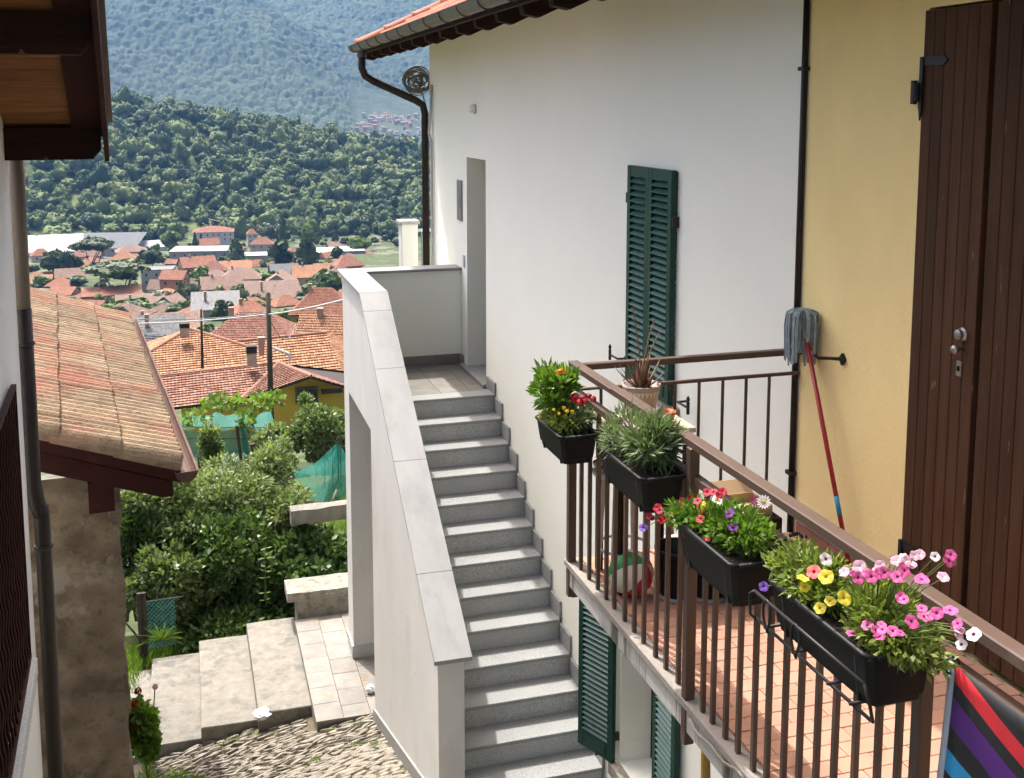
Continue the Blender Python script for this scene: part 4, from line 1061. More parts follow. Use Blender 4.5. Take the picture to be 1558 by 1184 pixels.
al = thing("aloe_plant", "reddish spiky aloe rosette with dry flower stalks", "plant", (c.x, c.y, c.z-0.02))
for k in range(26):
    a = k*2.4; el = 0.25 + 1.1*(k/26.0); L_ = 0.125 + 0.03*math.sin(k*1.7); b = MB(); u = Vector((math.cos(a), math.sin(a), 0)); rings = []
    for i in range(6):
        s = i/5.0; e2 = el + 0.35*s
        p = Vector((c.x,c.y,c.z-0.02)) + u*(0.012+L_*s*math.cos(el)*(1-.15*s)) + Vector((0,0,L_*s*math.sin(e2)))
        w = 0.015*(1-s)**0.8 + 0.0008; sd = Vector((-u.y,u.x,0))
        rings.append([tuple(p+sd*w), tuple(p+Vector((0,0,-w*.55))), tuple(p-sd*w), tuple(p+Vector((0,0,w*.18)))])
    b.loft(rings).build("leaf", ALOE, al, True)
DRY = mat("dry_stalk", (0.20,0.125,0.075), 0.9, 0.2, 9)
for dx, hh_, bend in ((-0.015,0.36,-0.03),(0.02,0.30,0.045),(0.035,0.24,0.06)):
    b = MB(); pts = [(c.x+dx*s+bend*s*s, c.y+0.01*s, c.z+hh_*s) for s in np.linspace(0,1,8)]
    b.tube(pts, [0.003]*7+[0.0015], 5)
    for i in range(3,8):
        for sg in (-1,1): b.tube([pts[i], (pts[i][0]+sg*.008, pts[i][1], pts[i][2]-.006)], 0.0016, 4)
    b.build("flower_stalk", DRY, al)
c = ony(1014, 619, 4.42)
MB().lathe([(0.028,0),(0.030,0.004),(0.041,0.066),(0.045,0.068),(0.045,0.080),(0.041,0.080),(0.037,0.05),(0.001,0.045)], (c.x,c.y,TBZ+.001), 20).build("orange_pot", mat("orange_glaze",(0.50,0.13,0.03),0.45,0.1,5), None, True, ("small empty orange pot on the table beside the aloe pot","pot"))
# stool with a striped cushion
c = ony(940, 778, 4.55)
sx_, sy_ = c.x+0.03, 4.55
so = thing("stool", "round wooden stool behind the railing bars below the flower boxes", "stool", (sx_,sy_,FL))
MB().lathe([(0.145,0),(0.15,0.008),(0.15,0.022),(0.143,0.028)], (sx_,sy_,-1.70), 28).build("seat", PLW, so, True)
for k in range(4):
    a = math.pi/4 + k*math.pi/2
    MB().tube([(sx_+.10*math.cos(a),sy_+.10*math.sin(a),-1.70),(sx_+.13*math.cos(a),sy_+.13*math.sin(a),FL)], 0.012, 8).build("leg", PLW, so)
MB().tube([(sx_+.122*math.cos(a),sy_+.122*math.sin(a),-2.05) for a in np.linspace(0,2*math.pi,20)], 0.007, 6).build("foot_ring", STEEL, so)
def stripemat(name, ca, cb, sc):
    m, nt, P = nodes(name); g = N(nt,"ShaderNodeNewGeometry"); w = N(nt,"ShaderNodeTexWave"); w.inputs["Scale"].default_value = sc; w.bands_direction='DIAGONAL'; w.inputs["Distortion"].default_value = 3
    nt.links.new(g.outputs["Position"], w.inputs["Vector"]); r = N(nt,"ShaderNodeValToRGB"); r.color_ramp.interpolation='CONSTANT'
    r.color_ramp.elements[0].color=(*ca,1); r.color_ramp.elements[1].color=(*cb,1); r.color_ramp.elements[1].position=.5
    nt.links.new(w.outputs[0], r.inputs[0]); nt.links.new(r.outputs[0], P.inputs["Base Color"]); P.inputs["Roughness"].default_value=.9; return m
MB().lathe([(0.10,-1.672),(0.142,-1.665),(0.148,-1.645),(0.135,-1.628),(0.06,-1.618),(0.001,-1.617)], (sx_,sy_,0), 28).build("seat_cushion", stripemat("red_stripe_cloth",(0.60,0.56,0.52),(0.35,0.03,0.05),9), None, True, ("round red and white striped cushion lying on the stool","cushion"))
# patterned ball
c = onz(957, 914, FL); R_ = 0.105; c = Vector((c.x+0.03, c.y+0.05, FL+R_))
bl = thing("beach_ball", "red, cream and green beach ball on the terrace tiles", "ball", (c.x,c.y,FL))
cols = [mat("ball_red",(0.42,0.02,0.05),0.4,.03), mat("ball_cream",(0.62,0.58,0.46),0.4,.03), mat("ball_green",(0.03,0.22,0.06),0.4,.03), mat("ball_cream",(0,0,0))]
Rt = Matrix.Rotation(0.8,3,'X') @ Matrix.Rotation(0.5,3,'Y')
for k in range(6):
    b = MB(); v = []
    for i in range(9):
        th = math.pi*i/8
        for j in range(6):
            ph = 2*math.pi*(k + j/5.0)/6
            v.append(tuple(c + Rt @ Vector((R_*math.sin(th)*math.cos(ph), R_*math.sin(th)*math.sin(ph), R_*math.cos(th)))))
    b.add(v, [(i*6+j, (i+1)*6+j, (i+1)*6+j+1, i*6+j+1) for i in range(8) for j in range(5)])
    b.build("panel", [cols[0],cols[1],cols[2],cols[1],cols[0],cols[1]][k], bl, True)
# black buckets
for (px, py, lb) in ((1030,918,"black plastic bucket with grey foot rim beside the beach ball"),(1078,918,"black plastic bucket with grey foot rim behind the middle railing post")):
    c = onz(px, py, FL)
    t = thing("bucket", lb, "bucket", (c.x+.03,c.y+.07,FL))
    MB().lathe([(0.075,0.012),(0.08,0.02),(0.098,0.22),(0.105,0.222),(0.105,0.236),(0.097,0.236),(0.09,0.10),(0.001,0.09)], (c.x+.03,c.y+.07,FL), 20).build("body", BLACKPL, t, True)
    MB().lathe([(0.092,0),(0.096,0.004),(0.094,0.014),(0.08,0.016)], (c.x+.03,c.y+.07,FL), 20).build("foot_rim", plain("grey_plastic",(0.22,0.23,0.23)), t, True)
# dark stand and cardboard box
c = ony(1135, 782, 4.25)
sd = thing("dark_stand", "low dark cabinet against the end railing carrying a cardboard box", "cabinet", (c.x,c.y+.02,FL))
MB().bbox(c.x-.13,c.x+.13,c.y-.10,c.y+.16,FL+.04,c.z+.002,.004).build("body", TIMBER_D, sd)
for sx in (-1,1):
    for sy in (-.08,.14): MB().box(c.x+sx*.11-.012,c.x+sx*.11+.012,c.y+sy-.012,c.y+sy+.012,FL,FL+.04).build("foot", TIMBER_D, sd)
CARD = mat("cardboard", (0.42,0.28,0.16), 0.9, 0.08, 8)
bxo = thing("cardboard_box", "open cardboard box with a raised flap on the dark cabinet", "box", (c.x,c.y+.02,c.z))
x0,x1,y0,y1,z0,z1 = c.x-.10,c.x+.10,c.y-.06,c.y+.12,c.z+.003,c.z+.05
MB().box(x0,x1,y0,y1,z0,z0+.004).build("base", CARD, bxo)
for q in ((x0,x0+.004,y0,y1),(x1-.004,x1,y0,y1),(x0+.004,x1-.004,y0,y0+.004),(x0+.004,x1-.004,y1-.004,y1)): MB().box(*q,z0+.004,z1).build("side", CARD, bxo)
MB().add([(x0,y0,z1),(x0,y1,z1),(x0-.045,y1,z1+.055),(x0-.045,y0,z1+.055),(x0+.003,y0,z1),(x0+.003,y1,z1),(x0-.042,y1,z1+.055),(x0-.042,y0,z1+.055)],[(0,1,2,3),(7,6,5,4),(0,4,5,1),(1,5,6,2),(2,6,7,3),(3,7,4,0)]).build("flap", CARD, bxo)
MB().add([(x0,y1,z1),(x1,y1,z1),(x1,y1+.05,z1+.05),(x0,y1+.05,z1+.05),(x0,y1+.003,z1),(x1,y1+.003,z1),(x1,y1+.053,z1+.05),(x0,y1+.053,z1+.05)],[(0,1,2,3),(7,6,5,4),(0,4,5,1),(1,5,6,2),(2,6,7,3),(3,7,4,0)]).build("flap", CARD, bxo)
# brick-like planter block
c = onz(1030, 872, FL)
MB().bbox(c.x+.0,c.x+.16,c.y+.04,c.y+.22,FL,FL+.10,.006).build("stone_block", mat("pink_stone",(0.5,0.36,0.29),0.9,.15,9,bump=.4), None, False, ("pale pink stone block on the terrace behind the beach ball","block"))
# mop, head up, leaning in the corner
top = Vector((2.915, 4.70, -1.005)); bot = Vector((2.935, 4.215, FL))
ax = (bot-top).normalized()
mp = thing("mop", "red handled mop leaning head up in the corner by the yellow wall", "mop", bot)
MB().tube([top+ax*0.12, bot], 0.0115, 10).build("handle", mat("red_enamel",(0.30,0.012,0.018),0.35,.08,5,spec=.5), mp, True)
MB().tube([top+ax*0.91, top+ax*1.0], 0.0122, 10).build("handle_label", mat("blue_label",(0.03,0.25,0.45),0.4,.15,30), mp, True)
MB().tube([top+ax*0.0, top+ax*0.14], [0.022,0.018], 10).build("socket", plain("grey_socket",(0.25,0.28,0.30)), mp, True)
MOPM = mat("mop_strips", (0.27,0.345,0.36), 0.95, 0.2, 30, bump=.5, bs=200, orand=.2)
g = random.Random(8)
for k in range(64):
    a = g.uniform(0, 2*math.pi); r0 = g.uniform(0.03,0.10); L_ = g.uniform(0.17,0.30); u = Vector((math.cos(a), math.sin(a)*0.9, 0)); sdv = Vector((-u.y,u.x,0)).normalized()*g.uniform(.005,.011)
    b = MB(); rings = []
    for i in range(7):
        s = i/6.0
        p = top + Vector((0,0,0.012)) + u*(r0*min(1,s*2.6)**0.7*(1-.12*s)) + Vector((0,0,0.035*math.sin(min(1,s*2.2)*math.pi*.5)*(1 if s<.4 else 1) - L_*max(0,s-.22)/.78)) + ax*0.02
        p.x = min(p.x, 2.985)
        n_ = u*0.002
        rings.append([tuple(p+sdv+n_),tuple(p-sdv+n_),tuple(p-sdv-n_),tuple(p+sdv-n_)])
    b.loft(rings).build("strip", MOPM, mp)
# flag hanging from the lower rail
fx = 1.725
A = onx(1457,1003,fx); B = onx(1558,1130,fx); kf = (B.z-A.z)/(B.y-A.y)
m, nt, P = nodes("flag_cloth")
uvn = N(nt,"ShaderNodeUVMap"); sp = N(nt,"ShaderNodeSeparateXYZ"); nt.links.new(uvn.outputs[0], sp.inputs[0])
r = N(nt,"ShaderNodeValToRGB"); r.color_ramp.interpolation='CONSTANT'
bands = [(0,(.012,.012,.014)),(.10,(.50,.02,.03)),(.185,(.012,.012,.014)),(.255,(.075,.012,.16)),(.39,(.012,.012,.014)),(.50,(.02,.28,.55)),(.60,(.012,.012,.014)),(.74,(.50,.02,.03)),(.85,(.012,.012,.014))]
while len(r.color_ramp.elements) < len(bands): r.color_ramp.elements.new(0.5)
for e, (p_, c_) in zip(r.color_ramp.elements, bands): e.position = p_; e.color = (*c_,1)
nt.links.new(sp.outputs[0], r.inputs[0]); nt.links.new(r.outputs[0], P.inputs["Base Color"]); P.inputs["Roughness"].default_value = .55
fl = thing("flag", "black flag with red, purple and blue diagonal stripes tied to the railing", "flag", (fx, 1.7, -2.1))
NYF, NZF = 26, 18; vs = []; uv = []
y0, y1 = A.y-0.006, A.y-0.95
for j in range(NZF+1):
    for i in range(NYF+1):
        s = i/NYF; tt = j/NZF
        y = y0+(y1-y0)*s; z = (-1.32 - 0.015*s) - 0.68*tt
        x = fx - 0.010 - 0.022*tt*math.sin(s*17+tt*3) - 0.012*math.sin(s*31+2)*tt - 0.01*tt
        vs.append((x,y,z)); q = (A.z + kf*(y-A.y) - z); uv.append((min(max(0.10+q/0.46*0.85,0),1), s))
fb = MB(); fs=[]; us=[]
for j in range(NZF):
    for i in range(NYF):
        f_ = (j*(NYF+1)+i,j*(NYF+1)+i+1,(j+1)*(NYF+1)+i+1,(j+1)*(NYF+1)+i); fs.append(f_); us.append([uv[k] for k in f_])
fb.add(vs, fs, 0, us)
o = fb.build("cloth", m, fl, True); so_ = o.modifiers.new("thickness","SOLIDIFY"); so_.thickness = 0.0016
hm = MB(); 
for j in range(NZF):
    pass
hm.loft([[(vs[j*(NYF+1)][0]-.003,y0-.001,vs[j*(NYF+1)][2]),(vs[j*(NYF+1)][0]-.003,y0+.020,vs[j*(NYF+1)][2]),(vs[j*(NYF+1)][0]+.003,y0+.020,vs[j*(NYF+1)][2]),(vs[j*(NYF+1)][0]+.003,y0-.001,vs[j*(NYF+1)][2])] for j in range(NZF+1)])
hm.build("hem", plain("grey_hem",(0.33,0.36,0.40),.8), fl, True)
MB().tube([(fx-.012+.02*math.cos(a), y0+.01, -1.325+.022*math.sin(a)) for a in np.linspace(0,2*math.pi,12)], 0.003, 5).build("tie", IRON, fl)
# amber pole and cable hanging under the slab edge
c = onx(1070, 1075, 1.735)
MB().tube([(1.752,c.y+.0,-2.26),(1.75,c.y+.002,-2.36),(1.752,c.y-.003,-2.55),(1.75,c.y,-3.2)], [0.010,0.018,0.019,0.017], 8).build("bamboo_pole", mat("amber_cane",(0.30,0.17,0.03),0.5,.3,20,stretch=(1,1,.4)), None, True, ("weathered amber cane fixed below the terrace edge by the middle post","cane"))
cb = MB(); pts = []
for k in range(24):
    y = 3.45 - k*0.045; pts.append((1.722, y, -2.262 - 0.015*math.sin(k*.55) - 0.010*math.sin(k*1.3)))
cb.tube(pts, 0.006, 6); cb.build("loose_cable", mat("cable_taupe",(0.22,0.19,0.15),.6,.2,9), None, True, ("loose taupe cable sagging along the terrace slab edge","cable"))
# ------------------------------------------------------------------ garden below
BARK = mat("bark", (0.085,0.062,0.042), 0.95, 0.3, 9, bump=.6, bs=20, stretch=(2,2,.5))
G_SHRUB = leafmat("leaf_shrub", (0.018,0.042,0.011), (0.19,0.25,0.09), 0.35, 0.4, 1.6)
G_SHRUB2 = leafmat("leaf_shrub_light", (0.026,0.058,0.015), (0.27,0.33,0.14), 0.35, 0.4, 1.6)
G_IVY = leafmat("leaf_ivy", (0.014,0.042,0.010), (0.11,0.18,0.045), 0.25, 0.35, 2.0)
G_VINE = leafmat("leaf_vine", (0.06,0.115,0.018), (0.17,0.24,0.05), 0.45, 0.5, 2.0)
G_GRASS = leafmat("grass_blade", (0.06,0.12,0.018), (0.19,0.28,0.05), 0.35, 0.6, 2.0)
def bush(name, label, c, r, n, ll, lw, lm, seed, lumps=26, ls=0.34, stems=7, ground=None, group=None, inner=0.45):
    g = np.random.default_rng(seed)
    base = (c[0], c[1], ground if ground is not None else c[2]-r[2])
    t = thing(name, label, "shrub", base, 0, group)
    p, d = lumpy(n, c, r, seed, lumps, ls, inner)
    ax = d*0.7 + g.normal(size=d.shape)*0.45 + np.array([0,0,0.15])
    V, F = leafcloud(p, ax, ll*(0.6+0.8*g.random(n)), lw*(0.7+0.6*g.random(n)), 0.15, seed)
    link("foliage", npmesh("foliage", V-np.array(base), F, lm), t)
    sm = MB()
    for k in range(stems):
        e = Vector(p[int(g.integers(0,n))]); b = Vector(base)+Vector((g.normal()*.12,g.normal()*.12,-.05)); m_ = b*0.45+e*0.55+Vector((g.normal()*.12,g.normal()*.12,.1))
        sm.tube([b, b*.7+m_*.3+Vector((0,0,.1)), m_, e], [0.022,0.018,0.012,0.004], 6)
    sm.build("stems", BARK, t)
    return t
def pbush(name, label, px, py, y, rx, ry, n, ll, lw, lm, seed, depth=None, **kw):
    c = ony(px, py, y); s = y/1640.0
    return bush(name, label, tuple(c), (rx*s, (depth or rx*s*0.8), ry*s), n, ll, lw, lm, seed, **kw)
pbush("leafy_shrub", "dark leafy shrub behind the fence post beside the steps", 250, 905, 14.3, 62, 105, 7000, 0.085, 0.05, G_SHRUB, 41)
pbush("leafy_shrub", "tall glossy shrub hanging over the upper concrete steps", 345, 880, 14.6, 90, 110, 9000, 0.09, 0.055, G_IVY, 42)
pbush("leafy_shrub", "ivy covered mound behind the stone bench wall", 450, 870, 14.5, 95, 75, 7000, 0.095, 0.065, G_IVY, 43)
pbush("leafy_shrub", "grey green shrub standing behind the shed gutter", 235, 770, 15.2, 70, 85, 7000, 0.08, 0.045, G_SHRUB, 44)
pbush("leafy_shrub", "broad pale shrub in the middle of the overgrown garden", 345, 765, 15.4, 90, 90, 9000, 0.08, 0.04, G_SHRUB2, 45)
pbush("leafy_shrub", "pale flowering shrub just left of the green net tent", 412, 735, 15.8, 52, 80, 6000, 0.075, 0.035, G_SHRUB2, 46)
pbush("leafy_shrub", "lanky shrub rising beside the green netting", 318, 690, 17.0, 20, 48, 1500, 0.085, 0.045, G_SHRUB2, 47)
pbush("leafy_shrub", "dense dark green shrub in front of the yellow garden house", 492, 668, 21.5, 62, 62, 9000, 0.095, 0.06, G_SHRUB, 48)
pbush("leafy_shrub", "light green shrub under the utility pole", 418, 672, 22.5, 36, 38, 3500, 0.10, 0.06, G_SHRUB2, 49)
pbush("leafy_shrub", "thin upright sapling against the yellow wall", 470, 612, 23.0, 12, 32, 700, 0.10, 0.06, G_SHRUB2, 50, lumps=6)
for (nm_, px_, py_, yy_, rx_, ry_, n_, m_, sd_) in (("shrub filling the gap below the shed gutter",250,715,16.4,55,45,4500,G_SHRUB,91),("tangled shrub low in the middle of the garden",300,840,14.9,80,80,6500,G_SHRUB,92),
  ("pale leaved shrub spilling towards the concrete beam",440,780,15.0,55,45,4500,G_SHRUB2,93),("dark shrub in the garden corner beside the fence",205,850,14.9,50,90,5000,G_IVY,94),
  ("bushy shrub between the net tent and the crop net",432,722,19.0,40,36,3500,G_SHRUB,96),("dark ivy below the concrete beam",500,850,14.9,55,60,4500,G_IVY,97),("low ground ivy behind the concrete steps",330,950,14.2,130,40,5500,G_IVY,98)):
    pbush("leafy_shrub", nm_, px_, py_, yy_, rx_, ry_, n_, 0.085, 0.045, m_, sd_, lumps=34, ls=.30, inner=.25)
# trailing shoot with paired leaves
sp_ = thing("climbing_shoot", "upright shoot with paired pale leaves in front of the dark ivy", "plant", tuple(ony(403, 915, 13.8)))
pts = [ony(403, 915, 13.8), ony(404, 880, 13.8), ony(402, 850, 13.8), ony(404, 836, 13.8)]
MB().tube(pts, 0.006, 5).build("stem", STEM, sp_)
for k in range(6):
    p = pts[0].lerp(pts[-1], k/5.0+rnd.uniform(-.05,.05))
    for sg in (-1,1):
        b = MB(); d_ = Vector((sg*.9+rnd.uniform(-.3,.3), -.4+rnd.uniform(-.5,.3), .3+rnd.uniform(-.3,.3))).normalized(); s_ = d_.cross(Vector((0,0,1))).normalized()*.025
        b.add([tuple(p), tuple(p+d_*.05+s_), tuple(p+d_*.10), tuple(p+d_*.05-s_)], [(0,1,2,3)]); b.build("leaf", G_VINE, sp_)
# terrace retained by a concrete beam
tg = MB(); tg.box(1.15, 3.4, 14.62, 18.6, -9.5, -6.42)
struct("garden_terrace", tg, mat("garden_soil",(0.10,0.09,0.045),1.0,.3,4,bump=.6,col2=(0.07,0.11,0.025),c2s=2,c2t=(.45,.55)))
rough_slab(1.18, 2.6, 14.40, 14.62, -5.63, -5.42, 0.012, 8).build("concrete_beam", CONCRETE, None, False, ("grey concrete beam above the dark ivy by the white pier","beam"))
# green nets
def netmat(name, col, a):
    m, nt, P = nodes(name); tr_ = N(nt,"ShaderNodeBsdfTransparent"); mx = N(nt,"ShaderNodeMixShader"); tl_ = N(nt,"ShaderNodeBsdfTranslucent"); m2 = N(nt,"ShaderNodeMixShader")
    P.inputs["Base Color"].default_value=(*col,1); P.inputs["Roughness"].default_value=.7; tl_.inputs[0].default_value=(*col,1); mx.inputs[0].default_value=a; m2.inputs[0].default_value=.4
    nt.links.new(P.outputs[0],m2.inputs[1]); nt.links.new(tl_.outputs[0],m2.inputs[2]); nt.links.new(tr_.outputs[0],mx.inputs[1]); nt.links.new(m2.outputs[0],mx.inputs[2]); nt.links.new(mx.outputs[0],nt.nodes["Material Output"].inputs[0]); return m
NET = netmat("green_net",(0.028,0.23,0.185),0.62); NET2 = netmat("green_tent_net",(0.015,0.20,0.155),0.62)
def sheet(grid, name, m, parent):
    """grid of points (rows of Vectors) as a thin cloth with folds"""
    b = MB(); nr, nc = len(grid), len(grid[0])
    b.add([tuple(p) for r_ in grid for p in r_], [(j*nc+i,j*nc+i+1,(j+1)*nc+i+1,(j+1)*nc+i) for j in range(nr-1) for i in range(nc-1)])
    o = b.build(name, m, parent, True); return o
def bil(a,b,c,d,u,v): return (a*(1-u)+b*u)*(1-v)+(d*(1-u)+c*u)*v
YN1 = 26.0
nt1 = thing("crop_net", "sagging green crop net on posts below the tiled roof", "net", tuple(ony(340,730,YN1)))
a,b_,c_,d_ = ony(262,648,YN1-1.5),ony(418,652,YN1-1.0),ony(412,626,YN1+3),ony(285,630,YN1+3)
grid = [[bil(a,b_,c_,d_,i/18,j/8)+Vector((0,0,-0.16*math.sin(math.pi*((i/18*3)%1))*(1-abs(j/4-1)*.5)+0.03*math.sin(i*1.9+j))) for i in range(19)] for j in range(9)]
sheet(grid, "net_roof", NET, nt1)
a,b_,c_,d_ = ony(262,735,YN1-1.6),ony(414,732,YN1-1.1),ony(418,652,YN1-1.0),ony(262,648,YN1-1.5)
grid = [[bil(a,b_,c_,d_,i/24,j/8)+Vector((0,0.05*math.sin(i*1.1)+.03*math.sin(j*1.3+i),-0.13*math.sin(math.pi*((i/24*3)%1))*(j/8))) for i in range(25)] for j in range(9)]
sheet(grid, "net_side", NET, nt1)
WOODP = mat("grey_post", (0.055,0.045,0.036), 0.95, .25, 6)
for q, h_, lean in ((268,98,0),(318,96,2),(372,92,-4),(413,86,3)):
    p = ony(q, 742, YN1-1.3); s = YN1/1640
    MB().tube([p, p+Vector((lean*s*2,0,h_*s))], 0.035, 7).build("post", WOODP, nt1)
for q0,q1 in (((262,650),(418,652)),((262,668),(418,668))): MB().tube([ony(*q0,YN1-1.35), ony(*q1,YN1-1.25)], 0.010, 5).build("wire", WOODP, nt1)
# tent net
YT = 17.6
nt2 = thing("net_tent", "dark green net tent pitched over vegetables beside the white pier", "net", tuple(ony(490,785,YT)))
apex = ony(514,675,YT+.2); f1 = ony(446,722,YT+.1); bl_ = ony(487,784,YT-.6); br_ = ony(534,752,YT-.2); back = ony(560,730,YT+1.6); fl_ = ony(452,790,YT+.5); apx2 = apex+Vector((.25,1.5,-.05))
def tri(a,b,c,name,m,par,n=9,sag=.05):
    g_=[[ (a*(1-u)+ (b*(1-v)+c*v)*u) + Vector((0,0,-sag*math.sin(math.pi*u)*1.2+ .015*math.sin(9*u+7*v))) for v in [j/n for j in range(n+1)]] for u in [i/n for i in range(n+1)]]
    return sheet(g_, name, m, par)
tri(apex, f1, bl_, "net_panel", NET2, nt2); tri(apex, bl_, br_, "net_panel", NET2, nt2, sag=.03); tri(apex, br_, back, "net_panel", NET2, nt2); tri(apex, back, f1, "net_panel", NET2, nt2)
MB().tube([apex+Vector((0,0,.02)), Vector((apex.x,apex.y,-6.5))], 0.014, 6).build("pole", WOODP, nt2)
for px_, t_ in ((495,-5.45),(507,-5.5),(519,-5.42),(529,-5.5)):
    p = ony(px_, 772, YT+.2); MB().tube([Vector((p.x,p.y,-6.5)), Vector((p.x+.01,p.y,t_))], 0.008, 5).build("cane", WOODP, nt2)
MB().beam(ony(497,782,YT-.4), ony(513,746,YT-.3), .05,.03).build("board", CONCRETE, nt2)
# grass on the terrace, by the path, and at the foot of the shed
def grass(label, spots, n, hgt, seed, zf, m=None):
    g = np.random.default_rng(seed); P = []; D = []
    for k in range(n):
        cx_, cy_, rx_, ry_ = spots[k % len(spots)]
        a = g.random()*2*math.pi; rr = math.sqrt(g.random()); x = cx_+rx_*rr*math.cos(a); y = cy_+ry_*rr*math.sin(a)
        P.append((x,y,zf(x,y)-.01)); D.append((g.normal()*.45,g.normal()*.45,1))
    V, F = leafcloud(P, D, hgt*(0.4+0.9*g.random(n)), hgt*.11, .1, seed)
    o = link("grass", npmesh("grass", V, F, m or G_GRASS)); settag(o, label, "grass", None, "stuff"); return o
grass("tufts of grass on the garden terrace by the net tent", [(2.3,16.4,.5,.6),(2.4,17.6,.6,.5)], 1500, .16, 61, lambda x,y: -6.42)
grass("green weeds along the shed wall beside the cobbled path", [(-.62,11.0,.10,.3),(-.40,10.75,.20,.22),(-.30,10.45,.20,.25),(-.48,10.2,.2,.25),(-.15,10.3,.10,.15)], 2600, .075, 62, lambda x,y: pathz(x,y)+.005)
grass("bright grass patch beyond the lowest concrete step", [(-.85,13.75,.5,.30),(-1.1,13.3,.35,.6),(-.5,13.9,.5,.2)], 3600, .17, 63, lambda x,y: -6.93)
grass("small weeds growing between the cobbles at the parapet", [(1.35,9.75,.08,.05),(1.5,9.6,.05,.1),(.95,9.72,.08,.06),(1.45,10.35,.05,.05),(.2,11.22,.15,.02),(1.2,10.5,.05,.03)], 420, .05, 64, lambda x,y: pathz(x,y)+.01)
lb = MB(); lb.box(-1.8,1.1,13.37,14.5,-7.4,-6.94)
struct("garden_bed", lb, MATS["garden_soil"])
# geranium by the shed
gp = thing("geranium", "red geranium growing at the corner of the stone shed", "plant", (-0.60,10.95,pathz(-.6,10.95)))
g = np.random.default_rng(71); c0 = ony(222,1085,10.95)
p, d = lumpy(950, (c0.x-.03,c0.y,c0.z-.12), (0.20,0.20,0.42), 72, 12, .42, .3)
V, F = leafcloud(p, d*.8+g.normal(size=d.shape)*.3, .085, .085, .12, 73)
link("foliage", npmesh("foliage", V-np.array(OM[gp.name].translation), F, G_BRIGHT), gp)
for e in ((205,1071),(208,1107),(236,1046),(210,1052)):
    q = ony(*e,10.78); MB().tube([(-.6,10.95,pathz(-.6,10.95)), q], .006, 5).build("stem", STEM, gp)
    if e[0]<230: flower(gp, "redball", q, .045, (-.2,-1,.4))
    else: flower(gp, "pale", q, .03, (0,-1,.4))
# wire fence with green mesh
fp = ony(222,1000,13.62); s = 13.6/1640
fn = thing("wire_fence", "short green wire mesh fence on a dark post beside the steps", "fence", (fp.x, fp.y, -7.0))
for dx in (0.0, -.05): MB().tube([(fp.x+dx,fp.y,-7.0),(fp.x+dx,fp.y,-5.98)], .03, 8).build("post", WOODP, fn)
wm = MB(); W_, H_ = .34, .62; x0 = fp.x+.03; z0 = -6.72
for k in range(-12, 14):
    for sg in (1,-1):
        a0 = k*.055; pts = []
        for t_ in (0, 1):
            pass
        xa = a0; za = 0
        # clip a diagonal to the panel
        if sg == 1: u0=max(0,a0); u1=min(W_,a0+H_); q0=(u0,u0-a0); q1=(u1,u1-a0)
        else: u0=max(0,a0); u1=min(W_,a0+H_); q0=(u0,H_-(u0-a0)); q1=(u1,H_-(u1-a0))
        if u1-u0 > .01: wm.tube([(x0+q0[0],fp.y+.002*sg,z0+q0[1]),(x0+q1[0],fp.y+.002*sg,z0+q1[1])], .0035, 4)
wm.build("mesh", mat("green_wire",(0.06,0.24,0.22),.5,.1), fn)
MB().tube([(x0,fp.y,z0+H_),(x0+W_+.1,fp.y,z0+H_+.01)], .006, 5).build("top_wire", STEEL, fn)
# spiky palm-like weed
sw_ = thing("spiky_weed", "fan of long pointed leaves beside the wire mesh fence", "plant", tuple(ony(245,975,13.6)))
for k in range(16):
    a = -0.2+k*.22; b = MB(); p = ony(245,975,13.6); d_ = Vector((math.cos(a)*.9, -.3+.1*math.sin(k*2), math.sin(a)*.8+.15)); L_ = .33+.06*math.sin(k*3)
    n_ = d_.cross(Vector((0,1,0))).normalized()*.012
    b.add([tuple(p-n_*.5),tuple(p+n_*.5),tuple(p+d_*L_*.55+n_),tuple(p+d_*L_+Vector((0,0,-.05))),tuple(p+d_*L_*.55-n_)],[(0,1,2,3,4)]); b.build("leaf", G_VINE, sw_)
# crumpled plastic bags
def crumple(name, label, c, r, sq, seed, m):
    g = random.Random(seed); b = MB(); n=12; rings=[]
    for i in range(9):
        th = math.pi*(i+.3)/9.3
        rings.append([(c[0]+r*math.sin(th)*math.cos(2*math.pi*k/n)*g.uniform(.7,1.15), c[1]+r*sq[1]*math.sin(th)*math.sin(2*math.pi*k/n)*g.uniform(.7,1.15), c[2]+r*sq[2]*math.cos(th)*g.uniform(.8,1.1)) for k in range(n)])
    b.loft(rings).build(name, m, None, False, (label,"bag"))
PLB = mat("white_plastic", (0.62,0.64,0.67), .35, .15, 14, spec=.5)
c = onz(399,1084,-6.45); crumple("plastic_bag","crumpled white plastic bag at the edge of the concrete steps",(c.x,c.y-.02,-6.46),.10,(1.2,1,.55),5,PLB)
c = onz(565,1046,-6.22); crumple("plastic_bag","scrap of white cloth tucked against the white parapet wall",(1.70,c.y,-6.24),.05,(1,1,1.0),6,PLB)
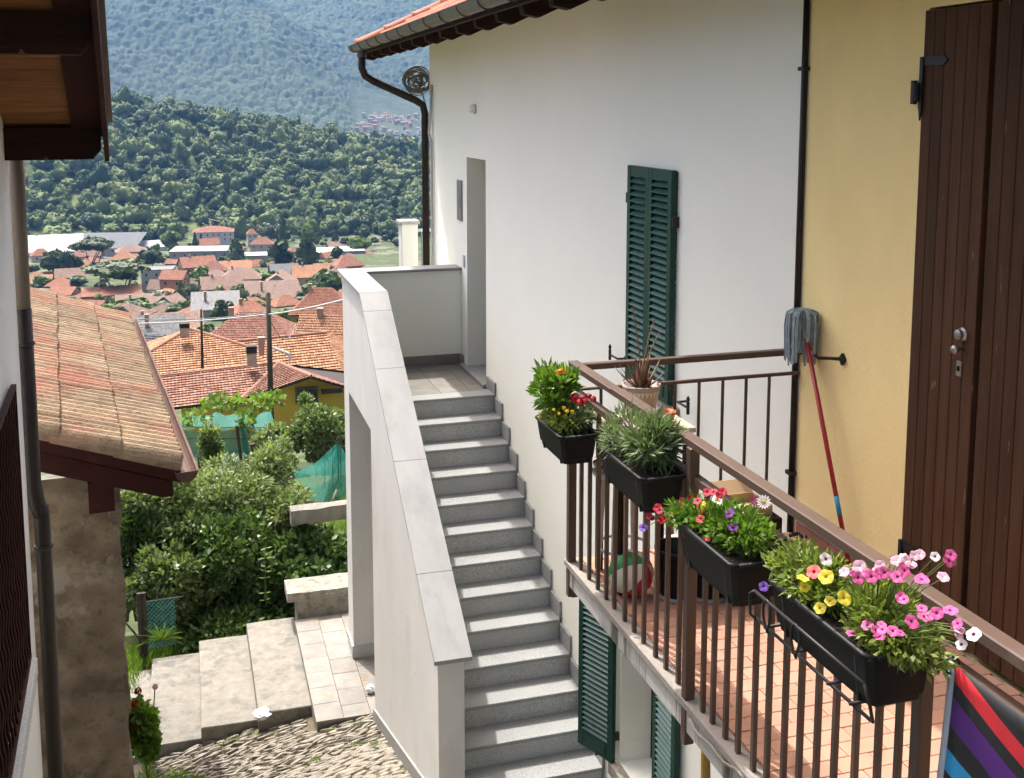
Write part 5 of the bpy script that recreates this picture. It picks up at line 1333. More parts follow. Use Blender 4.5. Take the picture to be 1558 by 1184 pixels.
# vine over the net
vn = thing("grape_vine", "bright grape vine trained over the green crop net", "vine", tuple(ony(382,742,25.0)))
vp = [ony(382,742,25.0), ony(376,700,25.0), ony(370,660,25.0), ony(366,640,25.2)]
MB().tube(vp, [.07,.06,.05,.03], 7).build("trunk", BARK, vn)
P_=[];D_=[]
for (qx,qy,rx_,ry_,n) in ((374,640,13,10,80),(340,612,32,6,150),(298,634,20,5,60),(398,612,16,9,90),(420,604,10,6,40)):
    q = ony(qx,qy,25.3); pp_, dd_ = ball_pts(n, tuple(q), (rx_*25/1640, .6, ry_*25/1640), int(qx), .2); P_.append(pp_); D_.append(dd_)
P_=np.concatenate(P_); D_=np.concatenate(D_); V,F = leafcloud(P_, D_+rng.normal(size=D_.shape)*.5, .14, .13, .12, 81)
link("foliage", npmesh("foliage", V-np.array(OM[vn.name].translation), F, G_VINE), vn)
# slanting stakes
for q0,q1,lb_ in (((392,722),(384,676),"dark slanting stake in front of the crop net"),((337,728),(335,694),"short grey stump post rising out of the garden shrubs")):
    MB().tube([ony(*q0,22.0), ony(*q1,22.0)], .055, 7).build("garden_stake", WOODP, None, False, (lb_,"stake"))

# ------------------------------------------------------------------ utility pole and wires
YP = 44.0
pb_ = ony(414,690,YP); pt = ony(408,447,YP)
po = thing("utility_pole", "dark wooden utility pole standing in front of the tiled roofs", "pole", tuple(pb_))
MB().tube([pb_, pt], [.125,.095], 12).build("shaft", mat("tarred_wood",(0.055,0.05,0.035),.95,.25,3,stretch=(3,3,.3)), po, True)
MB().lathe([(.10,0),(.05,.06),(.005,.09)], tuple(pt), 10).build("cap", WOODP, po)
for z in (-.75,-.9): MB().tube([pt+Vector((-.2,0,z)), pt+Vector((.2,0,z))], .03, 6).build("insulator", GREYMETAL, po)
def cable(a, b, sag, r, label, m, name="overhead_cable"):
    pts = [a.lerp(b,t_)+Vector((0,0,-sag*4*t_*(1-t_))) for t_ in np.linspace(0,1,20)]
    return MB().tube(pts, r, 5).build(name, m, None, True, (label,"cable"))
CW = mat("pale_cable",(0.42,0.42,0.41),.5,.05); CK = mat("thin_cable",(0.18,0.19,0.19),.5,.05)
jp = pt+Vector((0,-.1,-.80))
cable(jp, ony(560,445,30), .08, .03, "thick pale cable running from the pole towards the white stairs", CW)
cable(jp, ony(150,492,52), .12, .03, "thick pale cable running from the pole over the shed roof", CW)
cable(ony(140,478,60), ony(415,474,46), .3, .022, "thin grey wire strung behind the pale cable towards the shed", CK)
cable(jp+Vector((0,0,-.1)), ony(450,492,60), .9, .02, "thin drooping wire behind the utility pole", CK)
p2 = ony(308,560,62); MB().tube([p2, ony(306,470,62)], [.08,.06], 8).build("utility_pole", MATS["tarred_wood"], None, True, ("thin grey pole behind the orange hipped roof","pole"))
# ------------------------------------------------------------------ houses
WC = {"cream":(0.446,0.403,0.317),"white":(0.518,0.504,0.475),"pink":(0.374,0.238,0.180),"ochre":(0.346,0.230,0.072),"grey":(0.302,0.295,0.281),"beige":(0.360,0.317,0.245),"peach":(0.396,0.259,0.173),"mustard":(0.360,0.259,0.050)}
RC = {"orange":((0.259,0.122,0.065),(0.403,0.223,0.130)),"red":((0.20,0.082,0.050),(0.32,0.155,0.098)),"brown":((0.122,0.079,0.061),(0.216,0.151,0.115)),"rust":((0.173,0.072,0.050),(0.288,0.144,0.101)),"mauve":((0.17,0.108,0.080),(0.28,0.190,0.145)),"grey":((0.144,0.144,0.140),(0.230,0.230,0.223)),"white":((0.432,0.432,0.418),(0.533,0.533,0.518)),"slate":((0.094,0.097,0.101),(0.158,0.162,0.166))}
wmat = {k: mat("wall_"+k, v, .9, .06, .5) for k, v in WC.items()}
rmat = {k: roofmat("roof_"+k, *v) for k, v in RC.items()}
FASC = mat("dark_fascia", (0.035,0.024,0.018), .7, .1)
WIND = mat("far_window", (0.03,0.032,0.035), .3, .1); SHUT = mat("far_shutter", (0.10,0.06,0.04), .7, .1)
def pane_uv(pts, u):
    o = Vector(pts[0]); u = Vector(u).normalized(); n = (Vector(pts[1])-o).cross(Vector(pts[-1])-o).normalized(); w = n.cross(u)
    return [((Vector(p)-o).dot(u), (Vector(p)-o).dot(w)) for p in pts]
def clipv(P, v, keep_above):
    out = []
    for i in range(len(P)):
        a, b = P[i], P[(i+1) % len(P)]; ia = (a[1] >= v) == keep_above; ib = (b[1] >= v) == keep_above
        if ia: out.append(a)
        if ia != ib:
            t = (v-a[1])/(b[1]-a[1]); out.append((a[0]+(b[0]-a[0])*t, v))
    return out
TILED = [False]
def roof_face(mb, pts, u, tl=.38, lap=.07):
    """roof plane; near roofs are laid in lapped courses of tiles, one strip of real depth per course"""
    uv = pane_uv(pts, u)
    if not TILED[0]:
        mb.add(pts, [tuple(range(len(pts)))], 0, [uv]); return
    o = Vector(pts[0]); U_ = Vector(u).normalized(); n = (Vector(pts[1])-o).cross(Vector(pts[-1])-o).normalized(); W_ = n.cross(U_)
    if n.z < 0: n = -n
    up = 1 if W_.z > 0 else -1
    vs = [q_[1] for q_ in uv]; k0, k1 = math.floor(min(vs)/tl), math.ceil(max(vs)/tl)
    for k in range(k0, k1):
        P = clipv(clipv(uv, k*tl, True), (k+1)*tl, False)
        if len(P) < 3: continue
        lo_ = k*tl if up > 0 else (k+1)*tl
        V = [tuple(o + U_*a + W_*b + n*(lap*(1-abs(b-lo_)/tl)+.002)) for a, b in P]
        mb.add(V, [tuple(range(len(P)))], 0, [P])
        E_ = [(a, b) for a, b in P if abs(b-lo_) < 1e-4]
        if len(E_) >= 2:
            E_.sort(); a0, a1 = E_[0], E_[-1]
            mb.add([tuple(o+U_*a0[0]+W_*a0[1]+n*.002), tuple(o+U_*a1[0]+W_*a1[1]+n*.002), tuple(o+U_*a1[0]+W_*a1[1]+n*(lap+.002)), tuple(o+U_*a0[0]+W_*a0[1]+n*(lap+.002))], [(0,1,2,3)], 0, [[a0,a1,a1,a0]])
def solid_roof(w, d, h, kind, ov=0.5, th=0.18):
    """roof over a w x d plan centred at the origin, eaves at z=0; ridge along x"""
    b = MB(); x, y = w/2+ov, d/2+ov; z0 = -h*ov/(d/2) if kind != "flat" else 0
    E4 = [(-x,-y,z0),(x,-y,z0),(x,y,z0),(-x,y,z0)]
    if kind == "hip":
        rx = max(x-y*0.95, 0.15); A, B = (-rx,0,h), (rx,0,h)
        roof_face(b,[E4[0],E4[1],B,A],(1,0,0)); roof_face(b,[E4[2],E4[3],A,B],(-1,0,0)); roof_face(b,[E4[1],E4[2],B],(0,1,0)); roof_face(b,[E4[3],E4[0],A],(0,-1,0))
    elif kind == "gable":
        A, B = (-x,0,h), (x,0,h)
        roof_face(b,[E4[0],E4[1],B,A],(1,0,0)); roof_face(b,[E4[2],E4[3],A,B],(-1,0,0))
    elif kind == "shed":
        A, B = (-x,y,h), (x,y,h); roof_face(b,[E4[0],E4[1],B,A],(1,0,0))
    else:
        h = .25; b.box(-x,x,-y,y,0,h); return b
    # underside and fascia
    b.add([(p[0],p[1],p[2]-th) for p in E4],[(3,2,1,0)],1)
    if kind in ("hip",):
        for i in range(4): p,q=E4[i],E4[(i+1)%4]; b.add([p,(p[0],p[1],p[2]-th),(q[0],q[1],q[2]-th),q],[(0,1,2,3)],1)
    elif kind == "gable":
        for i in (0,2): p,q=E4[i],E4[(i+1)%4]; b.add([p,(p[0],p[1],p[2]-th),(q[0],q[1],q[2]-th),q],[(0,1,2,3)],1)
        for sx,(i,j) in ((1,(1,2)),(-1,(3,0))):
            p,q = E4[i],E4[j]; R_=(sx*x,0,h); b.add([p,(p[0],p[1],p[2]-th),(R_[0],0,h-th),(q[0],q[1],q[2]-th),q,R_],[(0,1,2,5),(5,2,3,4)],1)
    else:
        A,B=(-x,y,h),(x,y,h); b.add([E4[0],(E4[0][0],-y,z0-th),(x,-y,z0-th),E4[1]],[(0,1,2,3)],1); b.add([A,B,(x,y,h-th),(-x,y,h-th)],[(0,1,2,3)],1)
        b.add([E4[1],(x,-y,z0-th),(x,y,h-th),B],[(0,1,2,3)],1); b.add([E4[0],A,(-x,y,h-th),(-x,-y,z0-th)],[(0,1,2,3)],1)
    return b
def dist_of(px, yb):
    lo, hi = 10.0, 900.0
    for _ in range(50):
        m_ = (lo+hi)/2; p = ony(px, yb, m_)
        if p.z > ter(p.x, m_): lo = m_
        else: hi = m_
    return lo
winm = {}
def house_at(label, px, ye, yb, wpx, rpx, kind, yaw, wall, roofc, rows=1, cols=3, dep=.75, ov=.5, chim=0, group=None, name="house", cat="house", rcell=None, wh=None):
    d = dist_of(px, yb); s = d/1640.0
    e = ony(px, ye, d); w = wpx*s*1.06; dp = w*dep; h = max(rpx*s*1.15, .3); H = max(e.z - ter(e.x, d) + 1.5, 3.0)
    e = ony(px, ye, d + dp*0.35)
    t = thing(name, label, cat, (e.x, e.y, e.z-H), math.radians(yaw), group)
    M0 = OM[t.name]
    b = MB().box(-w/2,w/2,-dp/2,dp/2,0,H-.1)
    if kind == "gable":
        for sx in (-1,1): b.add([(sx*w/2,-dp/2,H-.1),(sx*w/2,dp/2,H-.1),(sx*w/2,0,H+h-.3)],[(0,1,2)])
    link("wall", b.mesh("wall", wmat[wall]), t)
    TILED[0] = d < 230 and kind != 'flat'
    rm_ = solid_roof(w, dp, h, kind, min(ov, w*.08)); me = rm_.mesh("roof", [rmat[roofc], FASC] if kind != "flat" else rmat[roofc])
    R_ = link("roof", me, t, M0 @ Matrix.Translation((0,0,H)))
    for k in range(chim):
        x = w*(-.22+.4*k); c = MB().box(x-.35,x+.35,-.3,.3,h*.45,h+.7); c.box(x-.45,x+.45,-.4,.4,h+.7,h+.85); link("chimney", c.mesh("chimney", wmat["pink"]), R_, M0 @ Matrix.Translation((0,0,H)))
    # windows in the faces turned to the alley side: built, with frame recess and shutters
    if rows and cols:
        ww = min(0.8, w/cols*.36); hh_ = 1.15
        for r in range(rows):
            z = H - 1.9 - r*2.9
            if z < 1: break
            for k in range(cols):
                x = -w/2 + w*(k+.5)/cols
                q = MB().box(x-ww/2,x+ww/2,-dp/2-.03,-dp/2+.01,z-hh_/2,z+hh_/2)
                wo = link("window", q.mesh("window", WIND), t)
            if abs(yaw) > 12:
                for k in range(2):
                    y = -dp/2+dp*(k+.5)/2; sx = -1 if yaw < 0 else 1
                    sx = 1 if yaw < 0 else -1
                    q = MB().box(sx*w/2-.01,sx*w/2+.03*sx if sx>0 else sx*w/2+.01,y-.45,y+.45,z-.65,z+.65) if False else MB().box(min(sx*w/2-.02*sx,sx*w/2+.04*sx),max(sx*w/2-.02*sx,sx*w/2+.04*sx),y-.45,y+.45,z-.65,z+.65)
                    link("window", q.mesh("window", WIND), t)
    return t
HS = [
 # label, px, y eave, y base, width px, roof px, kind, yaw, wall, roof, rows, cols
 ("long white hall with plain pale roof at the foot of the wooded hill", 78, 378, 392, 80, 18, "gable", 4, "white","white",0,0),
 ("long grey industrial hall with a row of dark windows", 160, 372, 386, 95, 12, "shed", -10, "grey","slate",1,8),
 ("small white roofed workshop left of the round green tree", 234, 373, 380, 32, 7, "gable", 8, "white","white",0,0),
 ("brown roofed low block below the grey industrial hall", 200, 380, 391, 40, 7, "hip", 5, "beige","mauve",1,3),
 ("orange roofed house right of the upper umbrella pine", 188, 392, 402, 30, 9, "hip", -12, "cream","orange",1,3),
 ("cream house with red roof beside the dark trees near the left wall", 62, 386, 400, 24, 7, "hip", 14, "cream","red",1,2),
 ("white house with mauve roof left of the large umbrella pine", 107, 418, 436, 36, 9, "gable", 5, "cream","mauve",1,3),
 ("wide grey commercial building with flat grey roof", 308, 378, 398, 80, 4, "flat", -8, "grey","grey",1,6),
 ("tall white villa with dark shutters and brown hipped roof under the wood", 325, 350, 373, 54, 6, "hip", -3, "white","rust",2,7),
 ("red roofed low house under the white villa", 318, 370, 379, 26, 7, "gable", 10, "pink","red",0,0),
 ("small white house with orange roof beside a cypress", 383, 354, 373, 13, 6, "hip", 6, "white","orange",2,2),
 ("beige villa with brown hipped roof left of the dark cedar", 399, 369, 381, 31, 8, "hip", -10, "cream","rust",1,3),
 ("low white flat roofed annex under the beige villa", 391, 386, 397, 46, 3, "flat", -4, "beige","white",0,0),
 ("long white roofed hall right of the dark cedar", 515, 379, 388, 66, 4, "flat", 3, "grey","white",0,0),
 ("long brown roofed barn behind the white hall", 522, 372, 378, 46, 5, "gable", 3, "beige","brown",0,0),
 ("pale grey house with dark flat roof by the pine", 240, 408, 440, 40, 4, "flat", -6, "grey","slate",2,3),
 ("salmon pink house with red gable roof right of the large pine", 266, 421, 448, 33, 9, "gable", -24, "pink","red",2,2),
 ("pink house half hidden behind the pine trunks", 170, 443, 462, 74, 7, "gable", 4, "pink","red",1,5),
 ("pinkish house with wide red gable roof in the middle of town", 300, 402, 418, 46, 11, "gable", 14, "peach","red",1,3),
 ("yellow walled house with rust roof next to the wide red gable", 325, 408, 421, 32, 10, "hip", -8, "mustard","rust",1,2),
 ("long orange roofed house in the middle of town", 358, 406, 415, 42, 9, "gable", 0, "peach","orange",0,0),
 ("small red roofed house left of the cypress row", 392, 402, 411, 28, 7, "hip", 10, "cream","red",1,2),
 ("house with broad brown hipped roof in the town centre", 367, 420, 434, 54, 12, "hip", -6, "beige","mauve",1,4,),
 ("house with pinkish red roof above the olive trees", 336, 434, 450, 54, 13, "gable", 6, "beige","mauve",1,3),
 ("grey gabled house standing above the long brown roof", 425, 427, 446, 54, 12, "gable", 78, "grey","mauve",1,2),
 ("long low building with dark brown roof before the gabled house", 416, 448, 458, 74, 15, "shed", 2, "grey","brown",0,0),
 ("grey roofed house left of the orange roofed block", 432, 413, 424, 38, 11, "gable", 4, "grey","grey",0,0),
 ("block with plain orange roof left of the big leafy trees", 472, 417, 434, 50, 13, "gable", -3, "peach","orange",1,4),
 ("red roofed house beside the white staircase parapet", 528, 401, 414, 40, 12, "hip", 12, "peach","red",0,0),
 ("grey shed with flat pale roof below the olive trees", 328, 464, 484, 62, 15, "shed", -2, "grey","grey",0,0),
 ("compact red hipped house behind the thin grey pole", 378, 472, 486, 52, 13, "hip", 18, "cream","red",0,0),
 ("tan house with broad red hipped roof and small windows near the stairs", 492, 468, 505, 84, 28, "hip", -14, "ochre","red",1,4),
 ("rust brown hipped house behind the utility pole", 388, 515, 540, 150, 36, "hip", -16, "beige","rust",0,0),
 ("small gable house tucked behind the garden hedge", 260, 457, 470, 32, 8, "gable", 60, "grey","mauve",1,1),
 ("long brown roofed shed behind the hedge", 214, 460, 468, 62, 8, "shed", 3, "grey","brown",0,0),
 ("pale red roofed house above the shed ridge", 228, 485, 500, 44, 7, "gable", 6, "pink","red",0,0),
 ("grey roofed building between the shed and the orange roof", 240, 505, 530, 62, 18, "shed", -8, "grey","grey",0,0),
 ("pink roofed house left of the thin grey pole", 284, 495, 512, 40, 16, "shed", 2, "pink","mauve",0,0),
 ("dark slate roofed outbuilding next to the shed gutter", 222, 532, 560, 52, 22, "gable", -30, "grey","slate",0,0),
 ("orange tiled house just left of the white parapet", 508, 516, 560, 90, 34, "gable", -24, "cream","orange",0,0),
]
for h_ in HS: house_at(h_[0], *h_[1:10], rows=h_[10], cols=h_[11], chim=1 if h_[4]>40 and h_[6]!="flat" else 0)
gh = random.Random(77); placed = [(h_[1],h_[2],h_[4]) for h_ in HS]; nf = 0
for k in range(700):
    if nf >= 58: break
    yb = 378 + 112*gh.random()**1.2; px = gh.uniform(50,560); wpx = (10+(yb-360)*.30)*gh.uniform(.8,1.3)
    ye = yb-wpx*gh.uniform(.16,.26)
    if any(abs(px-a)<(wpx+c_)*.42 and abs(ye-b)<9 for a,b,c_ in placed): continue
    if 120<px<240 and 398<ye<455: continue
    placed.append((px,ye,wpx)); nf += 1
    wl,rc_,kd = gh.choice(["cream","beige","white","pink","grey","peach"]), gh.choice(["rust","mauve","red","brown","orange"]), gh.choice(["hip","gable"])
    house_at(f"small {wl} town house with {rc_} {'hipped' if kd=='hip' else 'gabled'} roof", px, ye, yb, wpx, wpx*gh.uniform(.17,.26), kd, gh.uniform(-35,35), wl, rc_, rows=1, cols=3, group="small houses of the valley town")
# construction crane by the villa
c = ony(320,350,735); cr = thing("crane", "small white crane standing behind the tall white villa", "crane", tuple(c))
s = 735/1640
MB().tube([c, c+Vector((0,0,17*s))], .35, 6).build("mast", wmat["white"], cr)
MB().tube([c+Vector((-2*s,0,17*s)), c+Vector((14*s,0,13*s))], .28, 6).build("jib", wmat["white"], cr)

# ------------------------------------------------------------------ the yellow house with its joined roofs
YD = 78.0; S_ = YD/1640
yv = thing("garden_house", "yellow walled house with several joined orange tiled roofs and chimneys", "house", tuple(ony(400,690,YD)))
OR = roofmat("old_orange_tiles",(0.235,0.105,0.055),(0.38,0.21,0.115),.25,.38,.06); OR2 = roofmat("pinkish_tiles",(0.19,0.088,0.058),(0.31,0.168,0.117),.25,.38,.07)
def rf(name, pts, u, m):
    b = MB(); P_ = [Vector(p) for p in pts]; n_ = (P_[1]-P_[0]).cross(P_[-1]-P_[0]).normalized()
    if n_.z < 0: P_ = P_[::-1]; n_ = -n_
    TILED[0] = True; roof_face(b, [tuple(p) for p in P_], u)
    k = len(P_); Q=[p-n_*.16 for p in P_]
    b.add([tuple(p) for p in P_+Q],[(i,(i+1)%k,k+(i+1)%k,k+i)[::-1] for i in range(k)]+[tuple(range(2*k-1,k-1,-1))],1)
    return b.build(name,[m,FASC],yv)
q = ony
# front wing: ridge almost across the view, slope falling towards the garden
A1 = q(232,574,YD+5); A2 = q(424,552,YD+5); E1 = q(262,622,YD); E2 = q(368,608,YD); 
A1b = q(232,574,YD+5)
rf("roof", [E1,E2,A2,A1], A2-A1, OR2)
# gable wing to the right
G1 = q(473,572,YD-1.0); G2 = q(530,588,YD+2.0); RB = q(505,566,YD+9)
rf("roof", [E2, G1, A2], G1-E2, OR2)
rf("roof", [G1, q(535,590,YD-0.5), q(535,565,YD+8), A2], G1-A2, OR2)
# back slope: a broad hipped roof rising behind the front ridge
def flat(p, a_, b_, c_):
    n_ = (b_-a_).cross(c_-a_); return Vector((p.x, p.y, a_.z - (n_.x*(p.x-a_.x)+n_.y*(p.y-a_.y))/n_.z))
L0 = A1+Vector((-2,-.4,-.55)); L1 = A2+Vector((0,-.4,-.55))
B1 = q(288,500,YD+13); B2 = flat(q(376,534,YD+9),L0,L1,B1); B0 = flat(q(214,545,YD+9),L0,L1,B1)
rf("roof", [L0, L1, B2, B1, B0], L1-L0, OR)
rf("roof", [B0, B1, q(210,525,YD+20)], B1-B0, OR)
rf("roof", [B1, B2, q(352,521,YD+14)], B2-B1, OR)
# rear right roof
C1 = q(346,521,YD+14); C2 = q(496,506,YD+14); D_ = Vector((0.8,-6.2,-2.55)); C6 = C1+D_; C3 = C2+D_*1.0
rf("roof", [C1, C6, C3, C2], C2-C1, OR)
rf("roof", [C2, C3, C3+Vector((3.5,3.0,-.3)), C2+Vector((3.0,3.0,-1.4))], D_, OR)
C5 = q(446,550,YD+7); C4 = q(486,560,YD+7)
# ridge tiles
def ridge(a, b):
    L_ = (b-a).length; n = int(L_/.42)
    for k in range(n):
        p = a.lerp(b,(k+.0)/n); r_ = a.lerp(b,(k+1.12)/n)
        MB().tube([p+Vector((0,0,.05)), r_+Vector((0,0,.03))], [.15,.12], 7).build("ridge_tile", OR2, yv)
ridge(A1,A2); ridge(A2,E2); ridge(B1,B2); ridge(C1,C2); ridge(A2,G1); ridge(B1,B0)
# walls
wb = MB(); lo = -30.0
w0 = E1+Vector((.6,.7,-.3)); w1 = E2+Vector((.2,.7,-.2)); g1 = G1+Vector((-.1,.9,-.15)); g2 = q(535,590,YD-0.5)+Vector((0,.9,-.2))
wb.add([tuple(w0),tuple(w1),(w1.x,w1.y,lo),(w0.x,w0.y,lo)],[(0,3,2,1)])
wb.add([tuple(w1),tuple(g1),tuple(g2),(g2.x,g2.y,lo),(g1.x,g1.y,lo),(w1.x,w1.y,lo)],[(5,4,1,0),(4,3,2,1)])
wb.add([(w0.x,w0.y,lo),(w0.x+2,w0.y+12,lo),(w0.x+2,w0.y+12,w0.z),tuple(w0)],[(0,1,2,3)])
wb.build("wall", mat("mustard_wall",(0.52,0.36,0.045),.9,.06,.6), yv)
wp = q(467,601,YD-.55); wd = MB().box(wp.x-17*S_,wp.x+17*S_,wp.y-.06,wp.y+.3,wp.z-14*S_,wp.z+12*S_).build("window", SHUT, yv)
MB().box(wp.x-.05,wp.x+.05,wp.y-.09,wp.y+.1,wp.z-14*S_,wp.z+12*S_).build("mullion", FASC, wd)
for k in (-1,1): MB().box(wp.x+k*9*S_-.28,wp.x+k*9*S_+.28,wp.y-.08,wp.y+.1,wp.z-11*S_,wp.z+9*S_).build("pane", GLASSD, wd)
MB().box(q(500,582,YD).x-.6,q(500,582,YD).x+.9,YD-.9,YD-.4,q(500,583,YD).z-.6,q(500,583,YD).z-.3).build("awning_bracket", FASC, yv)
CHM = mat("chimney_render",(0.36,0.30,0.24),.95,.2,2)
for (a_,b_,c_,d_,dd) in ((281,507,490,13,YD+10.5),(383,551,524,14,YD+4),(398,536,512,8,YD+6)):
    p = q(a_,b_,dd); z1 = q(a_,c_,dd).z; w_ = d_*dd/1640/2
    ch = MB().box(p.x-w_,p.x+w_,p.y-w_,p.y+w_,p.z-.2,p.z+(z1-p.z)*.55).build("chimney", CHM if d_>10 else wmat["pink"], yv)
    if d_ > 10:
        for k in range(3):
            z = p.z+(z1-p.z)*(.58+.15*k); MB().box(p.x-w_*1.12,p.x+w_*1.12,p.y-w_*1.12,p.y+w_*1.12,z,z+(z1-p.z)*.09).build("cowl_slab", FASC, ch)
    else: MB().box(p.x-w_*1.25,p.x+w_*1.25,p.y-w_*1.25,p.y+w_*1.25,p.z+(z1-p.z)*.551,z1).build("cowl_slab", wmat["pink"], ch)
# gable fascia of the rear opening
MB().beam(C6+Vector((3.5,-.1,-.1)), C3+Vector((0,-.1,-.1)), .25,.22).build("gutter", FASC, yv)
MB().tube([q(414,528,YD+9),q(440,538,YD+8.5),q(442,549,YD+8.3)], .12, 6).build("white_pipe", wmat["white"], yv)
MB().tube([q(393,534,YD+8),q(393,498,YD+8)], .03, 5).build("aerial", GREYMETAL, yv)

# ------------------------------------------------------------------ trees of the town
T_MID = leafmat("tree_mid",(0.030,0.060,0.014),(0.085,0.130,0.035),.2,.6,.25); T_DARK = leafmat("tree_dark",(0.016,0.034,0.012),(0.05,0.08,0.028),.15,.6,.25)
T_LIGHT = leafmat("tree_light",(0.055,0.095,0.018),(0.15,0.21,0.05),.25,.6,.25); T_PINE = leafmat("tree_pine",(0.020,0.038,0.010),(0.075,0.105,0.028),.15,.6,.3); T_OLIVE = leafmat("tree_olive",(0.065,0.085,0.05),(0.17,0.19,0.12),.2,.6,.3)
def crown_mesh(kind, m, seed, n=520):
    g = np.random.default_rng(seed)
    if kind == "round": p,d = lumpy(n,(0,0,.58),(.5,.5,.42),seed,18,.36,.6); sz_=.11
    elif kind == "cone":
        h = g.random(n)**1.4; a = g.random(n)*2*math.pi; r = .5*(1-h)*(.55+.45*g.random(n)); p = np.stack([r*np.cos(a),r*np.sin(a),.08+.92*h],1); d = np.stack([np.cos(a),np.sin(a),.3+0*a],1); sz_=.085
    elif kind == "cypress":
        h = g.random(n); a = g.random(n)*2*math.pi; r = .5*np.sin(math.pi*np.clip(h*.86+.13,0,1))**.7*(.8+.2*g.random(n)); p = np.stack([r*np.cos(a),r*np.sin(a),.02+.98*h],1); d = np.stack([np.cos(a),np.sin(a),.9+0*a],1); sz_=.075
    elif kind == "umbrella": p,d = lumpy(n,(0,0,.74),(.52,.52,.27),seed,26,.30,.45); sz_=.048
    elif kind == "cedar":
        lev = g.integers(0,6,n); h = .25+lev*.13+.02*g.normal(size=n); r = (.52-.07*lev)*np.sqrt(g.random(n)); a = g.random(n)*2*math.pi; p = np.stack([r*np.cos(a),r*np.sin(a),h-.1*r],1); d = np.stack([np.cos(a),np.sin(a),.5+0*a],1); sz_=.09
    else: p,d = lumpy(n,(0,0,.5),(.5,.5,.45),seed,14,.40,.55); sz_=.12
    # clump quads, facing mostly outwards
    nn = d + g.normal(size=d.shape)*.45; nn /= np.linalg.norm(nn,axis=1,keepdims=True)
    s_ = np.cross(nn, g.normal(size=nn.shape)); s_ /= np.linalg.norm(s_,axis=1,keepdims=True); t_ = np.cross(nn,s_)
    q_ = sz_*(.5+.9*g.random((n,1)))
    V = np.stack([p-s_*q_, p-t_*q_*.7, p+s_*q_, p+t_*q_*.7],1).reshape(-1,3); F = np.arange(4*n).reshape(-1,4)
    return npmesh("crown", V, F, m)
CR = {}
def crown(kind, m, v):
    k = (kind, m.name, v)
    if k not in CR: CR[k] = crown_mesh(kind, m, 100+len(CR), {"umbrella":1900,"round":800}.get(kind,560))
    return CR[k]
def tree_at(label, px, yt, yb, wpx, kind, m, group=None, dist=None, sink=0):
    d = dist or dist_of(px, yb); b = ony(px, yb, d); s = d/1640.0; H = (yb-yt)*s; w = wpx*s
    t = thing({"umbrella":"pine_tree","cypress":"cypress_tree","cone":"conifer_tree","cedar":"cedar_tree","bush":"garden_bush"}.get(kind,"tree"), label, {"umbrella":"pine","bush":"bush"}.get(kind,"tree"), (b.x,b.y,b.z-sink), 0, group)
    link("crown", crown(kind, m, rnd.randint(0,1)), t, T((b.x,b.y,b.z), rz=rnd.uniform(0,6), sc=(w,w,H)))
    tk = MB(); n = 4 if kind == "umbrella" else 1
    for k in range(n):
        o_ = Vector((rnd.uniform(-.12,.12)*w*(n>1), rnd.uniform(-.1,.1)*w*(n>1), 0)); hh_ = {"umbrella":.72,"round":.5,"cone":.9,"cypress":.9,"cedar":.9,"bush":.4}.get(kind,.5)*H; e_ = Vector((rnd.uniform(-.28,.28)*w*(n>1), rnd.uniform(-.2,.2)*w*(n>1), hh_))
        r0 = max(.02*H,.12)
        tk.tube([b+o_+Vector((0,0,-1)), b+o_*.7+e_*.5, b+e_], [r0, r0*.8, r0*.3], 6)
    tk.build("trunk", BARK, t)
    return t
